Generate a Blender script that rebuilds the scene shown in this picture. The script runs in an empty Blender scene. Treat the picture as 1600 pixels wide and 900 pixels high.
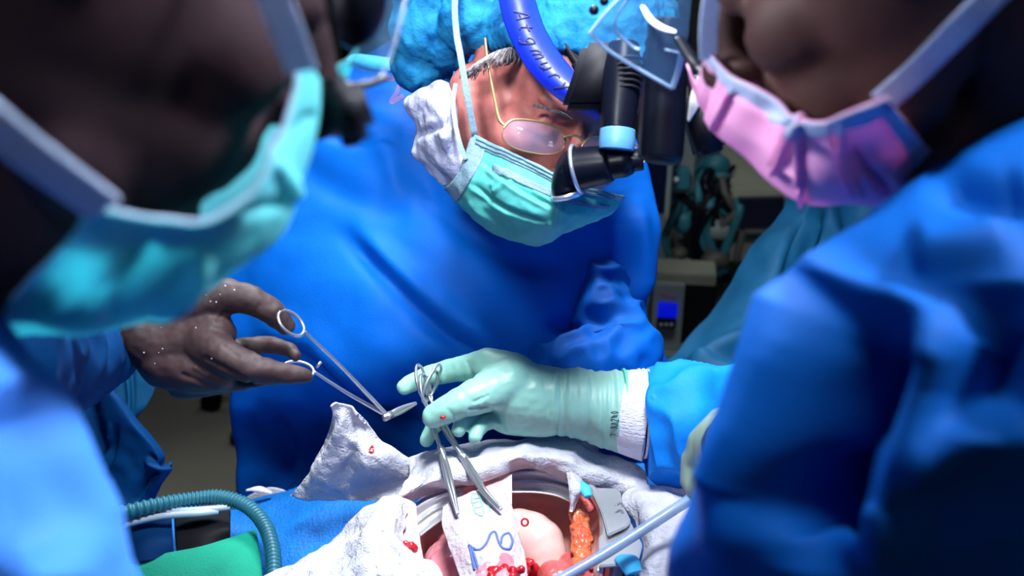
import bpy, bmesh, math, random
import numpy as np
from mathutils import Vector, Matrix, noise
random.seed(7); np.random.seed(7)
S = bpy.context.scene
COL = S.collection
PI = math.pi

# ------------------------------------------------------------------ camera
FPX = 1716.0
PITCH = math.radians(28)
CAM = np.array([0.0, 0.0, 1.70])
FW = np.array([0, math.cos(PITCH), -math.sin(PITCH)])
UPV = np.array([0, math.sin(PITCH), math.cos(PITCH)])
RT = np.array([1.0, 0, 0])
cd = bpy.data.cameras.new('camera'); cam = bpy.data.objects.new('camera', cd); COL.objects.link(cam)
cam.location = CAM; cam.rotation_euler = (PI/2 - PITCH, 0, 0)
cd.sensor_width = 36; cd.lens = 36 * FPX / 1600; cd.clip_start = 0.02
cd.dof.use_dof = True; cd.dof.focus_distance = 1.06; cd.dof.aperture_fstop = 5.2
S.camera = cam
S.view_settings.view_transform = 'Standard'; S.view_settings.look = 'None'
S.view_settings.gamma = 1; S.view_settings.use_curve_mapping = False
S.view_settings.exposure = -0.12
w = bpy.data.worlds.new('world'); S.world = w; w.use_nodes = True
w.node_tree.nodes['Background'].inputs[0].default_value = (0.08, 0.09, 0.16, 1)
w.node_tree.nodes['Background'].inputs[1].default_value = 0.3

def area(name, loc, target, size, watts, col, spread=PI):
    l = bpy.data.lights.new(name, 'AREA'); l.shape = 'DISK'; l.size = size; l.energy = watts
    l.color = col; l.spread = spread
    o = bpy.data.objects.new(name, l); COL.objects.link(o); o.location = loc
    o.rotation_euler = (Vector(target) - Vector(loc)).to_track_quat('-Z', 'Y').to_euler()
    return o
area('surgical_light_main', (0.10, 0.70, 2.45), (0.03, 0.93, 1.0), 0.42, 7.6, (0.90, 0.95, 1.0), math.radians(64))
area('added_rim_light_far', (-0.15, 1.95, 2.40), (0.05, 0.45, 1.35), 0.45, 12.5, (0.85, 0.92, 1.0), math.radians(75))  # added rim light from behind, for the near masks and gown edges
area('added_fill_left_gown', (0.75, 0.62, 2.3), (-0.15, 0.30, 1.42), 0.30, 1.5, (0.85, 0.92, 1.0), math.radians(22))  # added narrow light, brightens the left gown and mask
area('added_fill_pink_mask', (-0.95, 0.62, 2.05), (0.20, 0.52, 1.56), 0.30, 0.75, (0.92, 0.94, 1.0), math.radians(17))  # added narrow light aimed at the pink mask, no known lamp there
area('added_fill_middle_face', (-0.38, -0.15, 2.45), (-0.02, 1.05, 1.33), 0.30, 1.35, (0.92, 0.96, 1.0), math.radians(30))  # added fill on the middle surgeon's face, cap and chest
area('added_fill_near', (0.9, -1.2, 2.9), (0.4, 0.4, 1.2), 0.9, 3.0, (0.75, 0.86, 1.0))  # added soft fill for the camera-facing sides of the near gowns
area('ceiling_lamp_room', (0.6, 2.6, 2.85), (0.6, 2.8, 0), 1.0, 7, (0.85, 0.92, 1.0))

# ------------------------------------------------------------------ coordinate helpers
def W(px, py, d):
    return CAM + d * (FW + (px-800)/FPX*RT - (py-450)/FPX*UPV)
def Z(px, py, z):                      # where the line of sight meets height z
    dz = -math.sin(PITCH) - (py-450)/FPX*math.cos(PITCH)
    return W(px, py, (z-CAM[2])/dz)
def proj(P):
    q = P - CAM; d = q @ FW
    return np.stack([800 + FPX*(q@RT)/d, 450 - FPX*(q@UPV)/d], -1)
def rot_cam(v):                        # camera axes (right, up, towards the camera) to world
    return v[0]*RT + v[1]*UPV - v[2]*FW

# ------------------------------------------------------------------ materials
def mat(name, col, rough=0.6, metal=0.0, var=0.0, vs=20, bump=0.0, bs=60, bd=0.002, sss=0.0, trans=0.0, sheen=0.0,
        alpha=1.0, coat=0.0, emit=None, col2=None, aniso=None, translucent=0.0, spec=0.5, bump2=None, tint=(1, .2, .1)):
    m = bpy.data.materials.new(name); m.use_nodes = True
    nt = m.node_tree; b = nt.nodes['Principled BSDF']; out = nt.nodes['Material Output']
    I = b.inputs
    I['Base Color'].default_value = (*col, 1); I['Roughness'].default_value = rough; I['Metallic'].default_value = metal
    I['Specular IOR Level'].default_value = spec
    if sss: I['Subsurface Weight'].default_value = sss; I['Subsurface Radius'].default_value = tint; I['Subsurface Scale'].default_value = 0.006
    if trans: I['Transmission Weight'].default_value = trans
    if sheen: I['Sheen Weight'].default_value = sheen
    if coat: I['Coat Weight'].default_value = coat
    I['Alpha'].default_value = alpha
    if emit: I['Emission Color'].default_value = (*emit[0], 1); I['Emission Strength'].default_value = emit[1]
    tc = nt.nodes.new('ShaderNodeTexCoord')
    if var or col2:
        n = nt.nodes.new('ShaderNodeTexNoise'); n.inputs['Scale'].default_value = vs; n.inputs['Detail'].default_value = 5
        nt.links.new(tc.outputs['Object'], n.inputs['Vector'])
        r = nt.nodes.new('ShaderNodeValToRGB'); r.color_ramp.elements[0].position = 0.35; r.color_ramp.elements[1].position = 0.65
        c2 = col2 or tuple(min(1, c*(1+var)) for c in col); c1 = col if col2 else tuple(c*(1-var) for c in col)
        r.color_ramp.elements[0].color = (*c1, 1); r.color_ramp.elements[1].color = (*c2, 1)
        nt.links.new(n.outputs['Fac'], r.inputs['Fac']); nt.links.new(r.outputs['Color'], I['Base Color'])
    if bump:
        n = nt.nodes.new('ShaderNodeTexNoise'); n.inputs['Scale'].default_value = bs; n.inputs['Detail'].default_value = 4
        if aniso:
            mp = nt.nodes.new('ShaderNodeMapping'); mp.inputs['Scale'].default_value = aniso
            nt.links.new(tc.outputs['Object'], mp.inputs['Vector']); nt.links.new(mp.outputs['Vector'], n.inputs['Vector'])
        else: nt.links.new(tc.outputs['Object'], n.inputs['Vector'])
        bu = nt.nodes.new('ShaderNodeBump'); bu.inputs['Strength'].default_value = bump; bu.inputs['Distance'].default_value = bd
        nt.links.new(n.outputs['Fac'], bu.inputs['Height'])
        last = bu
        if bump2:
            n2 = nt.nodes.new('ShaderNodeTexNoise'); n2.inputs['Scale'].default_value = bump2[0]
            nt.links.new(tc.outputs['Object'], n2.inputs['Vector'])
            b2 = nt.nodes.new('ShaderNodeBump'); b2.inputs['Strength'].default_value = bump2[1]; b2.inputs['Distance'].default_value = bump2[2]
            nt.links.new(n2.outputs['Fac'], b2.inputs['Height']); nt.links.new(bu.outputs['Normal'], b2.inputs['Normal']); last = b2
        nt.links.new(last.outputs['Normal'], I['Normal'])
    if translucent:
        t = nt.nodes.new('ShaderNodeBsdfTranslucent'); t.inputs[0].default_value = (*col, 1)
        mx = nt.nodes.new('ShaderNodeMixShader'); mx.inputs[0].default_value = translucent
        nt.links.new(b.outputs[0], mx.inputs[1]); nt.links.new(t.outputs[0], mx.inputs[2]); nt.links.new(mx.outputs[0], out.inputs[0])
    return m
M = {}
M['gown'] = mat('gown_blue', (0.000, 0.105, 0.50), 0.62, var=.06, vs=9, bump=.35, bs=14, bd=.006, bump2=(420, .25, .0008), spec=.12)
M['gown_lit'] = mat('gown_blue_lit', (0.035, 0.15, 0.50), 0.65, var=.06, vs=9, bump=.2, bs=10, bd=.006, spec=.15)  # paler copy of the gown, its bright lighting put into the colour
M['gown_shaded'] = mat('gown_blue_shaded', (0.000, 0.095, 0.44), 0.65, var=.06, vs=9, bump=.2, bs=10, bd=.006, spec=.12)  # darker copy of the same gown blue, shade put into the colour
M['sleeve'] = mat('sleeve_blue', (0.005, 0.22, 0.80), 0.6, var=.08, vs=15, bump=.5, bs=35, bd=.004, bump2=(500, .25, .0006), spec=.15)
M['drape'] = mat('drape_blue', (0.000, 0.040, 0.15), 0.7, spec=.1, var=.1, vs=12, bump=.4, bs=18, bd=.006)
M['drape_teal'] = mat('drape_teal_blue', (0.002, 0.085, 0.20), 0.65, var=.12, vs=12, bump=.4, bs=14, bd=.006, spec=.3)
M['pad'] = mat('pad_blue', (0.002, 0.17, 0.60), 0.6, var=.1, vs=60, bump=.9, bs=320, bd=.002)
M['cap'] = mat('cap_blue', (0.004, 0.15, 0.42), 0.7, var=.22, vs=38, bump=.9, bs=70, bd=.004, translucent=.25, col2=(0.02, 0.28, 0.56), spec=.2)
M['teal'] = mat('mask_teal', (0.09, 0.50, 0.47), 0.6, var=.08, vs=30, bump=.4, bs=60, bd=.002, translucent=.25, bump2=(600, .3, .0005))
M['teal_near'] = mat('mask_teal_near', (0.20, 0.74, 0.78), 0.6, var=.12, vs=30, bump=.3, bs=40, bd=.003, translucent=.6, spec=.2)
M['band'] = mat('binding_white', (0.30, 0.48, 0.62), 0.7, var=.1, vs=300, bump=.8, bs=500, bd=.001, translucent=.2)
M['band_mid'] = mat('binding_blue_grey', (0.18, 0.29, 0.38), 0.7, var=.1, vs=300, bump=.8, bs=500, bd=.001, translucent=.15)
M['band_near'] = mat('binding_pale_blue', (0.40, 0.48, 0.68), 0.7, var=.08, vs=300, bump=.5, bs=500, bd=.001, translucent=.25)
M['pink'] = mat('mask_lilac_pink', (0.90, 0.43, 0.72), 0.6, var=.04, vs=30, bump=.35, bs=60, bd=.002, translucent=.35, aniso=(1, 1, 6), spec=.2)
M['white'] = mat('gauze_white', (0.54, 0.54, 0.62), 0.85, var=.07, vs=60, bump=1.0, bs=110, bd=.004, bump2=(520, .8, .0016))
M['gauze_blood'] = mat('gauze_blood_spotted', (0.56, 0.52, 0.58), 0.8, col2=(0.60, 0.44, 0.49), vs=55, bump=.9, bs=260, bd=.003)
M['cover'] = mat('beard_cover_white', (0.37, 0.39, 0.56), 0.8, var=.12, vs=40, bump=.8, bs=70, bd=.004, bump2=(500, .5, .001), translucent=.15)
M['skin_c'] = mat('skin_ruddy', (0.42, 0.135, 0.12), 0.5, var=.22, vs=45, bump=.35, bs=180, bd=.001, sss=.25)
M['skin_l'] = mat('skin_left', (0.024, 0.011, 0.015), 0.8, var=.15, vs=30, bump=.3, bs=150, bd=.001, spec=.15)
M['skin_r'] = mat('skin_right', (0.042, 0.018, 0.017), 0.65, var=.15, vs=30, bump=.3, bs=150, bd=.001, spec=.2)
M['skin_p'] = mat('skin_patient', (0.62, 0.38, 0.36), 0.5, var=.1, sss=.2)
M['hair'] = mat('hair_grey', (0.16, 0.14, 0.15), 0.7, bump=1, bs=300, bd=.002, aniso=(1, 1, .15), var=.4, vs=200)
M['hair_dark'] = mat('hair_black', (0.01, 0.008, 0.01), 0.7, bump=1, bs=200, bd=.002)
M['glove_mint'] = mat('glove_mint', (0.27, 0.56, 0.47), 0.42, var=.06, vs=25, bump=.35, bs=45, bd=.0018, sss=.15, bump2=(600, .15, .0004), tint=(.3, 1, .7))
M['glove_cuff'] = mat('glove_mint_cuff', (0.26, 0.52, 0.46), 0.45, var=.08, vs=40, bump=.6, bs=45, bd=.003, aniso=(1.8, .5, .5), sss=.1)
M['glove_green'] = mat('glove_hem_green', (0.10, 0.55, 0.40), 0.5)
M['glove_brown'] = mat('glove_dark_brown', (0.046, 0.025, 0.026), 0.58, var=.25, vs=30, bump=.5, bs=60, bd=.002, spec=.3)
M['knit'] = mat('knit_white', (0.70, 0.70, 0.82), 0.8, bump=1, bs=500, bd=.002, aniso=(.3, 1, 1))
M['steel'] = mat('steel', (0.50, 0.51, 0.55), 0.32, metal=.85, bump=.05, bs=100, bd=.0005)
M['steel_sat'] = mat('steel_satin', (0.66, 0.67, 0.70), 0.36, metal=.8, bump=.1, bs=50, bd=.001)
M['black'] = mat('black_plastic', (0.003, 0.004, 0.010), 0.35, spec=.15)
M['black_matte'] = mat('black_matte', (0.004, 0.004, 0.008), 0.6, spec=.2)
M['silver'] = mat('silver_ring', (0.65, 0.72, 0.85), 0.3, metal=.8)
M['label_blue'] = mat('device_blue_band', (0.08, 0.25, 0.45), 0.4)
M['headband'] = mat('headband_blue', (0.004, 0.02, 0.62), 0.4, bump=.1, bs=100)
M['ink'] = mat('ink_black', (0.008, 0.006, 0.03), 0.6)
M['gold'] = mat('gold_wire', (0.55, 0.38, 0.18), 0.35, metal=.8)
def glass_mat(name, col, al, rough=.05):
    return mat(name, col, rough, alpha=al, spec=.8)
M['glass'] = glass_mat('spectacle_glass', (0.45, 0.35, 0.55), .16)
M['shield'] = glass_mat('clear_visor', (0.10, 0.25, 0.45), .28)
M['shield_edge'] = mat('visor_edge', (0.35, 0.50, 0.72), 0.25, spec=.8, alpha=.8)
M['white_glow'] = mat('white_plastic_highlight', (0.90, 0.93, 0.95), 0.4)  # white parts, and the modelled highlight on the visor
M['red'] = mat('blood_red', (0.55, 0.01, 0.02), 0.2, var=.3, vs=80, coat=.5)
M['tissue'] = mat('tissue_pink', (0.72, 0.20, 0.19), 0.28, vs=45, col2=(0.55, 0.09, 0.09), bump=.5, bs=120, bd=.002, sss=.2, coat=.4)
M['cavity'] = mat('tissue_cavity', (0.92, 0.44, 0.40), 0.3, vs=22, col2=(0.75, 0.42, 0.38), bump=.4, bs=60, bd=.003, coat=.4)
M['lung'] = mat('tissue_pale', (0.76, 0.50, 0.46), 0.22, var=.08, vs=35, bump=.2, bs=60, bd=.002, sss=.3, coat=.5)
M['heart'] = mat('tissue_heart', (0.78, 0.40, 0.46), 0.25, vs=40, col2=(0.70, 0.22, 0.28), bump=.4, bs=70, bd=.003, sss=.3, coat=.5)
M['fat'] = mat('tissue_orange', (0.72, 0.22, 0.07), 0.3, vs=70, col2=(0.80, 0.10, 0.04), bump=1, bs=160, bd=.004, coat=.4)
M['skin_flap'] = mat('skin_flap', (0.75, 0.48, 0.47), 0.4, vs=60, col2=(.74, .36, .35), bump=.4, bs=120, bd=.002, sss=.2)
M['green'] = mat('towel_green', (0.0, 0.42, 0.26), 0.8, var=.06, vs=40, bump=.8, bs=420, bd=.001)
M['hose'] = mat('hose_bluegreen', (0.03, 0.17, 0.23), 0.35, var=.1)
M['tube'] = mat('tube_clear_blue', (0.35, 0.52, 0.80), 0.12, alpha=.6, spec=.8)
M['tube_white'] = mat('tube_white', (0.50, 0.60, 0.70), 0.3)
M['floor'] = mat('vinyl_floor', (0.50, 0.47, 0.36), 0.6, var=.06, vs=6)
M['wall'] = mat('wall_paint', (0.10, 0.10, 0.085), 0.8, var=.06, vs=3)
M['ceil'] = mat('ceiling_paint', (0.5, 0.5, 0.5), 0.9)
M['beige'] = mat('device_beige', (0.34, 0.35, 0.26), 0.5, var=.05)
M['grey'] = mat('device_grey', (0.20, 0.25, 0.24), 0.5, var=.08)
M['cable_dark'] = mat('cable_grey', (0.09, 0.09, 0.075), 0.5)
M['tealp'] = mat('device_teal', (0.02, 0.16, 0.20), 0.5)
M['screen_dark'] = mat('screen_dark', (0.006, 0.008, 0.03), 0.15)
M['screen_blue'] = mat('screen_blue', (0.0, 0.0, 0.3), 0.3, emit=((0.0, 0.01, 0.9), .55))
M['purple'] = mat('tie_lilac', (0.35, 0.30, 0.70), 0.7)
M['mark_blue'] = mat('ink_blue', (0.10, 0.18, 0.55), 0.7)
M['mark_green'] = mat('ink_green', (0.25, 0.62, 0.50), 0.7)
M['bright'] = mat('drape_cyan', (0.05, 0.50, 0.90), 0.6, bump=.5, bs=40, bd=.003)

# ------------------------------------------------------------------ mesh helpers
def finish(name, verts, faces, m, parent=None, smooth=True):
    me = bpy.data.meshes.new(name); me.from_pydata([tuple(v) for v in verts], [], [tuple(int(i) for i in f) for f in faces]); me.update()
    if smooth: me.polygons.foreach_set('use_smooth', [True]*len(me.polygons))
    if m: me.materials.append(m)
    o = bpy.data.objects.new(name, me); COL.objects.link(o)
    if parent: put(o, parent)
    return o
def put(o, parent):
    o.parent = parent
    o.matrix_parent_inverse = Matrix.Translation(-Vector(parent.location)) if parent.type == 'EMPTY' and parent.parent is None else parent_world(parent).inverted()
def parent_world(p):
    m = Matrix.Translation(Vector(p.location))
    if p.parent: m = parent_world(p.parent) @ p.matrix_parent_inverse @ m
    return m
def thing(name, label, cat, loc=(0, 0, 0), group=None):
    o = bpy.data.objects.new(name, None); o.empty_display_size = .05; COL.objects.link(o); o.location = tuple(float(x) for x in loc)
    o['label'] = label; o['category'] = cat
    if group: o['group'] = group
    return o
def tag(o, label, cat, group=None, kind=None):
    if label: o['label'] = label
    if cat: o['category'] = cat
    if group: o['group'] = group
    if kind: o['kind'] = kind
    return o
def crv(P, n):                         # Catmull-Rom along axis 0
    P = np.asarray(P, float); k = len(P)
    if k == 2:
        t = np.linspace(0, 1, n).reshape((-1,)+(1,)*(P.ndim-1)); return P[0]*(1-t)+P[1]*t
    Q = np.concatenate([[2*P[0]-P[1]], P, [2*P[-1]-P[-2]]])
    t = np.linspace(0, k-1, n); i = np.minimum(t.astype(int), k-2); f = (t-i).reshape((-1,)+(1,)*(P.ndim-1))
    a, b, c, d = Q[i], Q[i+1], Q[i+2], Q[i+3]
    return .5*((2*b)+(c-a)*f+(2*a-5*b+4*c-d)*f**2+(3*b-a-3*c+d)*f**3)
def crv_closed(P, n):
    P = np.asarray(P, float); k = len(P)
    t = np.linspace(0, k, n, endpoint=False); i = t.astype(int); f = (t-i).reshape((-1,)+(1,)*(P.ndim-1))
    a, b, c, d = P[(i-1) % k], P[i % k], P[(i+1) % k], P[(i+2) % k]
    return .5*((2*b)+(c-a)*f+(2*a-5*b+4*c-d)*f**2+(3*b-a-3*c+d)*f**3)
def normals(P, closed=False):
    du = np.gradient(P, axis=1); dv = np.gradient(P, axis=0)
    if closed: du = np.roll(P, -1, 1)-np.roll(P, 1, 1)
    N = np.cross(du, dv); L = np.linalg.norm(N, axis=2, keepdims=True); return N/np.maximum(L, 1e-12)
def face_cam(P, N):                    # orient so that most normals look at the camera
    s = ((CAM-P)*N).sum(2).mean(); return N if s > 0 else -N
def fold(P, N, folds):
    """folds: (polyline px, width px, amp m, 'r' ridge / 's' step)"""
    q = proj(P); D = np.zeros(q.shape[:2])
    for pl, wd, amp, kind in folds:
        best = np.full(D.shape, 1e9); sgn = np.zeros(D.shape); along = np.zeros(D.shape)
        pl = crv(np.array(pl, float), 14) if len(pl) > 2 else np.array(pl, float)
        ns_ = len(pl)-1
        for si, (a, b) in enumerate(zip(pl[:-1], pl[1:])):
            ab = b-a; L2 = (ab**2).sum()+1e-9
            t = np.clip(((q-a)@ab)/L2, 0, 1); c = a+t[..., None]*ab; v = q-c; dd = np.hypot(v[..., 0], v[..., 1])
            s = np.sign(ab[0]*v[..., 1]-ab[1]*v[..., 0]); u = dd < best; best[u] = dd[u]; sgn[u] = s[u]; along[u] = (si+t[u])/ns_
        g = np.exp(-(best/wd)**2)
        if ns_ > 1: g = g*np.clip(along*5, 0, 1)*np.clip((1-along)*5, 0, 1)
        D += amp*g if kind == 'r' else amp*g*sgn*best/wd*2.3
    return P+N*D[..., None]
def nz(P, scale, amp, N, seed=0, octv=3, stretch=(1, 1, 1)):
    if not amp: return P
    flat = P.reshape(-1, 3); D = np.empty(len(flat)); sx, sy, sz = stretch
    for i, p in enumerate(flat):
        D[i] = noise.fractal((p[0]*scale*sx+seed, p[1]*scale*sy, p[2]*scale*sz), 1.0, 2.0, octv)
    return P+N*(D.reshape(P.shape[:2])*amp)[..., None]
def grid_faces(nv, nu, off=0, flip=False, closed=False):
    F = []
    for j in range(nv-1):
        for i in range(nu if closed else nu-1):
            i2 = (i+1) % nu
            f = [off+j*nu+i, off+j*nu+i2, off+(j+1)*nu+i2, off+(j+1)*nu+i]
            F.append(f[::-1] if flip else f)
    return F
def sheet_mesh(name, P, N, th, m, parent=None):
    nv, nu = P.shape[:2]; V = np.concatenate([P.reshape(-1, 3), (P-N*th).reshape(-1, 3)]); n = nv*nu
    F = grid_faces(nv, nu)+grid_faces(nv, nu, n, True)
    for i in range(nu-1):
        F.append([i+1, i, n+i, n+i+1]); b = (nv-1)*nu; F.append([b+i, b+i+1, n+b+i+1, n+b+i])
    for j in range(nv-1):
        F.append([j*nu, (j+1)*nu, n+(j+1)*nu, n+j*nu]); e = nu-1; F.append([(j+1)*nu+e, j*nu+e, n+j*nu+e, n+(j+1)*nu+e])
    return finish(name, V, F, m, parent)
def surf(rows, nu=60, nv=60, folds=(), ns=0, na=0, seed=0, closed=False, conv=None, stretch=(1, 1, 1), na2=0, ns2=0):
    conv = conv or (lambda p: W(*p))
    A = np.array([[conv(p) for p in r] for r in rows])
    A = crv(A, nv)
    A = A.transpose(1, 0, 2); A = (crv_closed if closed else crv)(A, nu).transpose(1, 0, 2)
    N = normals(A, closed)
    N = face_cam(A, N) if not closed else N
    if folds: A = fold(A, N, folds)
    A = nz(A, ns, na, N, seed, stretch=stretch)
    if na2: A = nz(A, ns2, na2, N, seed+9, 2)
    N2 = normals(A, closed); N2 = N2 if (N2*N).sum() > 0 else -N2
    return A, N2
def patch(name, rows, m, parent=None, th=.0012, **k):
    A, N = surf(rows, **k); return sheet_mesh(name, A, N, th, m, parent)
def loft(name, rows, m, parent=None, nu=120, nv=80, depth=.2, folds=(), ns=0, na=0, seed=0, caps=True, away=(0, 1, 0)):
    """closed garment shell: each row gives the front, the back is bulged away"""
    R = []
    for r in rows:
        f = [W(*p) for p in r]; n = len(f); bk = []
        for k in range(n-2, 0, -1):
            t = k/(n-1); bk.append(f[0]*(1-t)+f[-1]*t+np.array(away)*depth*math.sin(PI*t)**.5)
        R.append(f+bk)
    A = crv(np.array(R), nv).transpose(1, 0, 2); A = crv_closed(A, nu).transpose(1, 0, 2)
    N = normals(A, True); c = A.mean(axis=1, keepdims=True)
    if ((A-c)*N).sum() < 0: N = -N
    q = ((CAM-A)*N).sum(2, keepdims=True) > 0
    if folds: A = np.where(q, fold(A, N, folds), A)
    A = nz(A, ns, na, N, seed)
    F = grid_faces(nv, nu, closed=True); V = list(A.reshape(-1, 3))
    if caps:
        V.append(A[0].mean(0)); V.append(A[-1].mean(0)); a = len(V)-2
        for i in range(nu):
            F.append([a, (i+1) % nu, i]); F.append([a+1, (nv-1)*nu+i, (nv-1)*nu+(i+1) % nu])
    return finish(name, V, F, m, parent)
def frames(C):
    T = np.gradient(C, axis=0); T /= np.linalg.norm(T, axis=1, keepdims=True)+1e-12
    a = np.array([0, 0, 1.]) if abs(T[0][2]) < .9 else np.array([0, 1., 0]); u = np.cross(T[0], a); u /= np.linalg.norm(u); U = []
    for t in T:
        u = u-t*(u@t); u /= np.linalg.norm(u); U.append(u)
    U = np.array(U); return T, U, np.cross(T, U)
def tube_data(C, r, n=12, flat=1.0, up=None):
    C = np.asarray(C, float); r = np.broadcast_to(np.asarray(r, float), (len(C),))
    T, U, V = frames(C)
    if up is not None:
        V = np.array(up, float)-T*(T@np.array(up, float))[:, None]; V /= np.linalg.norm(V, axis=1, keepdims=True); U = np.cross(V, T)
    a = np.linspace(0, 2*PI, n, endpoint=False)
    P = C[:, None]+r[:, None, None]*(np.cos(a)[None, :, None]*U[:, None]+flat*np.sin(a)[None, :, None]*V[:, None])
    vs = list(P.reshape(-1, 3)); F = grid_faces(len(C), n, closed=True)
    vs.append(C[0]); vs.append(C[-1]); k = len(vs)-2; L = (len(C)-1)*n
    for i in range(n): F.append([k, (i+1) % n, i]); F.append([k+1, L+i, L+(i+1) % n])
    return np.array(vs), F
class MB:
    def __init__(s): s.v = []; s.f = []; s.n = 0
    def add(s, v, f):
        s.v.append(np.asarray(v, float)); s.f += [[i+s.n for i in q] for q in f]; s.n += len(v); return s
    def tube(s, pts, r, n=10, k=40, flat=1, up=None):
        C = crv(np.array(pts, float), k) if len(pts) > 2 else np.array(pts, float)
        rr = crv(np.array(r, float)[:, None], k)[:, 0] if np.ndim(r) else r
        if len(pts) == 2 and np.ndim(r): rr = np.array(r, float)
        v, f = tube_data(C, rr, n, flat, up); return s.add(v, f)
    def ring(s, c, ax, ay, rx, ry, r, n=32, a0=0, a1=2*PI):
        a = np.linspace(a0, a1, n); ax = np.array(ax)/np.linalg.norm(ax); ay = np.array(ay)/np.linalg.norm(ay)
        C = np.array(c)+rx*np.cos(a)[:, None]*ax+ry*np.sin(a)[:, None]*ay
        v, f = tube_data(C, r, 10); return s.add(v, f)
    def box(s, c, X, Y, Zv, bev=.12):
        """c centre, half-axis vectors; rounded edges"""
        bm = bmesh.new(); bmesh.ops.create_cube(bm, size=2)
        X, Y, Zv = map(np.array, (X, Y, Zv)); l = [np.linalg.norm(q) for q in (X, Y, Zv)]
        for v in bm.verts: v.co = Vector((v.co.x*l[0], v.co.y*l[1], v.co.z*l[2]))
        if bev: bmesh.ops.bevel(bm, geom=bm.edges[:], offset=bev*min(l), segments=2, affect='EDGES')
        bm.verts.index_update()
        R = np.array([X/l[0], Y/l[1], Zv/l[2]]); vs = [np.array(c)+np.array(v.co)@R for v in bm.verts]
        fs = [[v.index for v in f.verts] for f in bm.faces]; bm.free(); return s.add(vs, fs)
    def ell(s, c, r, R=None):
        v = ICO[0]*np.array(r); v = v@R if R is not None else v
        return s.add(v+np.array(c), ICO[1])
    def balls(s, pts, radii, step=.25):
        for a, b, ra, rb in zip(pts[:-1], pts[1:], radii[:-1], radii[1:]):
            a = np.array(a); b = np.array(b); L = np.linalg.norm(b-a); n = max(2, int(L/(min(ra, rb)*step))+1)
            for t in np.linspace(0, 1, n): s.ell(a*(1-t)+b*t, [ra*(1-t)+rb*t]*3)
        return s
    def cyl(s, a, b, ra, rb=None, n=32):
        return s.tube([a, b], [ra, rb if rb is not None else ra], n)
    def build(s, name, m, parent=None, smooth=True): return finish(name, np.concatenate(s.v), s.f, m, parent, smooth)
_b = bmesh.new(); bmesh.ops.create_icosphere(_b, subdivisions=3, radius=1); _b.verts.index_update()
ICO = (np.array([v.co[:] for v in _b.verts]), [[v.index for v in f.verts] for f in _b.faces]); _b.free()
def remesh(mb, name, m, voxel, smooth_it=6, parent=None, shape=None, fac=.5):
    """one continuous skin around the balls"""
    o = finish('tmp', np.concatenate(mb.v), mb.f, None)
    r = o.modifiers.new('r', 'REMESH'); r.mode = 'VOXEL'; r.voxel_size = voxel; r.use_smooth_shade = True
    s = o.modifiers.new('s', 'SMOOTH'); s.iterations = smooth_it; s.factor = fac
    dg = bpy.context.evaluated_depsgraph_get(); me = bpy.data.meshes.new_from_object(o.evaluated_get(dg))
    bpy.data.objects.remove(o); me.name = name
    if shape:
        n = len(me.vertices); co = np.empty(n*3); me.vertices.foreach_get('co', co); nn = np.empty(n*3)
        me.vertices.foreach_get('normal', nn); co = shape(co.reshape(-1, 3), nn.reshape(-1, 3)); me.vertices.foreach_set('co', co.reshape(-1)); me.update()
    me.polygons.foreach_set('use_smooth', [True]*len(me.polygons)); me.materials.clear(); me.materials.append(m)
    q = bpy.data.objects.new(name, me); COL.objects.link(q)
    if parent: put(q, parent)
    return q
def pr(rpx, d): return rpx*d/FPX
def ribbon(name, pts, width, nrm, m, parent=None, th=.0012, k=40, mb=None):
    C = crv(np.array(pts, float), k); T = np.gradient(C, axis=0); T /= np.linalg.norm(T, axis=1, keepdims=True)
    nn = np.broadcast_to(np.array(nrm, float), C.shape); B = np.cross(T, nn); B /= np.linalg.norm(B, axis=1, keepdims=True)
    Nn = np.cross(B, T); wv = np.broadcast_to(np.asarray(width, float), (k,)) if np.ndim(width) == 0 else crv(np.array(width, float)[:, None], k)[:, 0]
    t = np.linspace(-1, 1, 7); P = C[:, None]+B[:, None]*(t[None, :, None]*wv[:, None, None]/2)
    N = face_cam(P, np.repeat(Nn[:, None], 7, 1))
    return sheet_mesh(name, P, N, th, m, parent)
STROKES = {
 'A': [[(0, 0), (.35, 1), (.7, 0)], [(.12, .35), (.6, .35)]], 't': [[(.3, .9), (.3, .1), (.5, 0)], [(.05, .6), (.6, .6)]],
 'g': [[(.55, .55), (.3, .62), (.1, .4), (.25, .12), (.5, .2), (.56, .55), (.55, -.2), (.3, -.4), (.05, -.2)]],
 'm': [[(0, 0), (.05, .55)], [(.05, .4), (.2, .6), (.32, .5), (.32, 0)], [(.32, .4), (.48, .6), (.62, .5), (.65, 0)]],
 'u': [[(.05, .6), (.08, .1), (.3, 0), (.5, .2), (.52, .6), (.56, 0)]], 'r': [[(.1, 0), (.1, .6)], [(.1, .4), (.3, .6), (.5, .55)]],
 'y': [[(0, .6), (.25, .1)], [(.55, .7), (.25, .1), (.05, -.4)]], '7': [[(0, 1), (.6, 1), (.25, 0)]],
 '1': [[(.1, .8), (.3, 1), (.3, 0)]], '2': [[(0, .8), (.3, 1), (.55, .75), (0, 0), (.6, 0)]], '/': [[(0, 0), (.5, 1)]],
 '0': [[(.3, 1), (.05, .7), (.05, .3), (.3, 0), (.55, .3), (.55, .7), (.3, 1)]], ' ': []}
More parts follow.
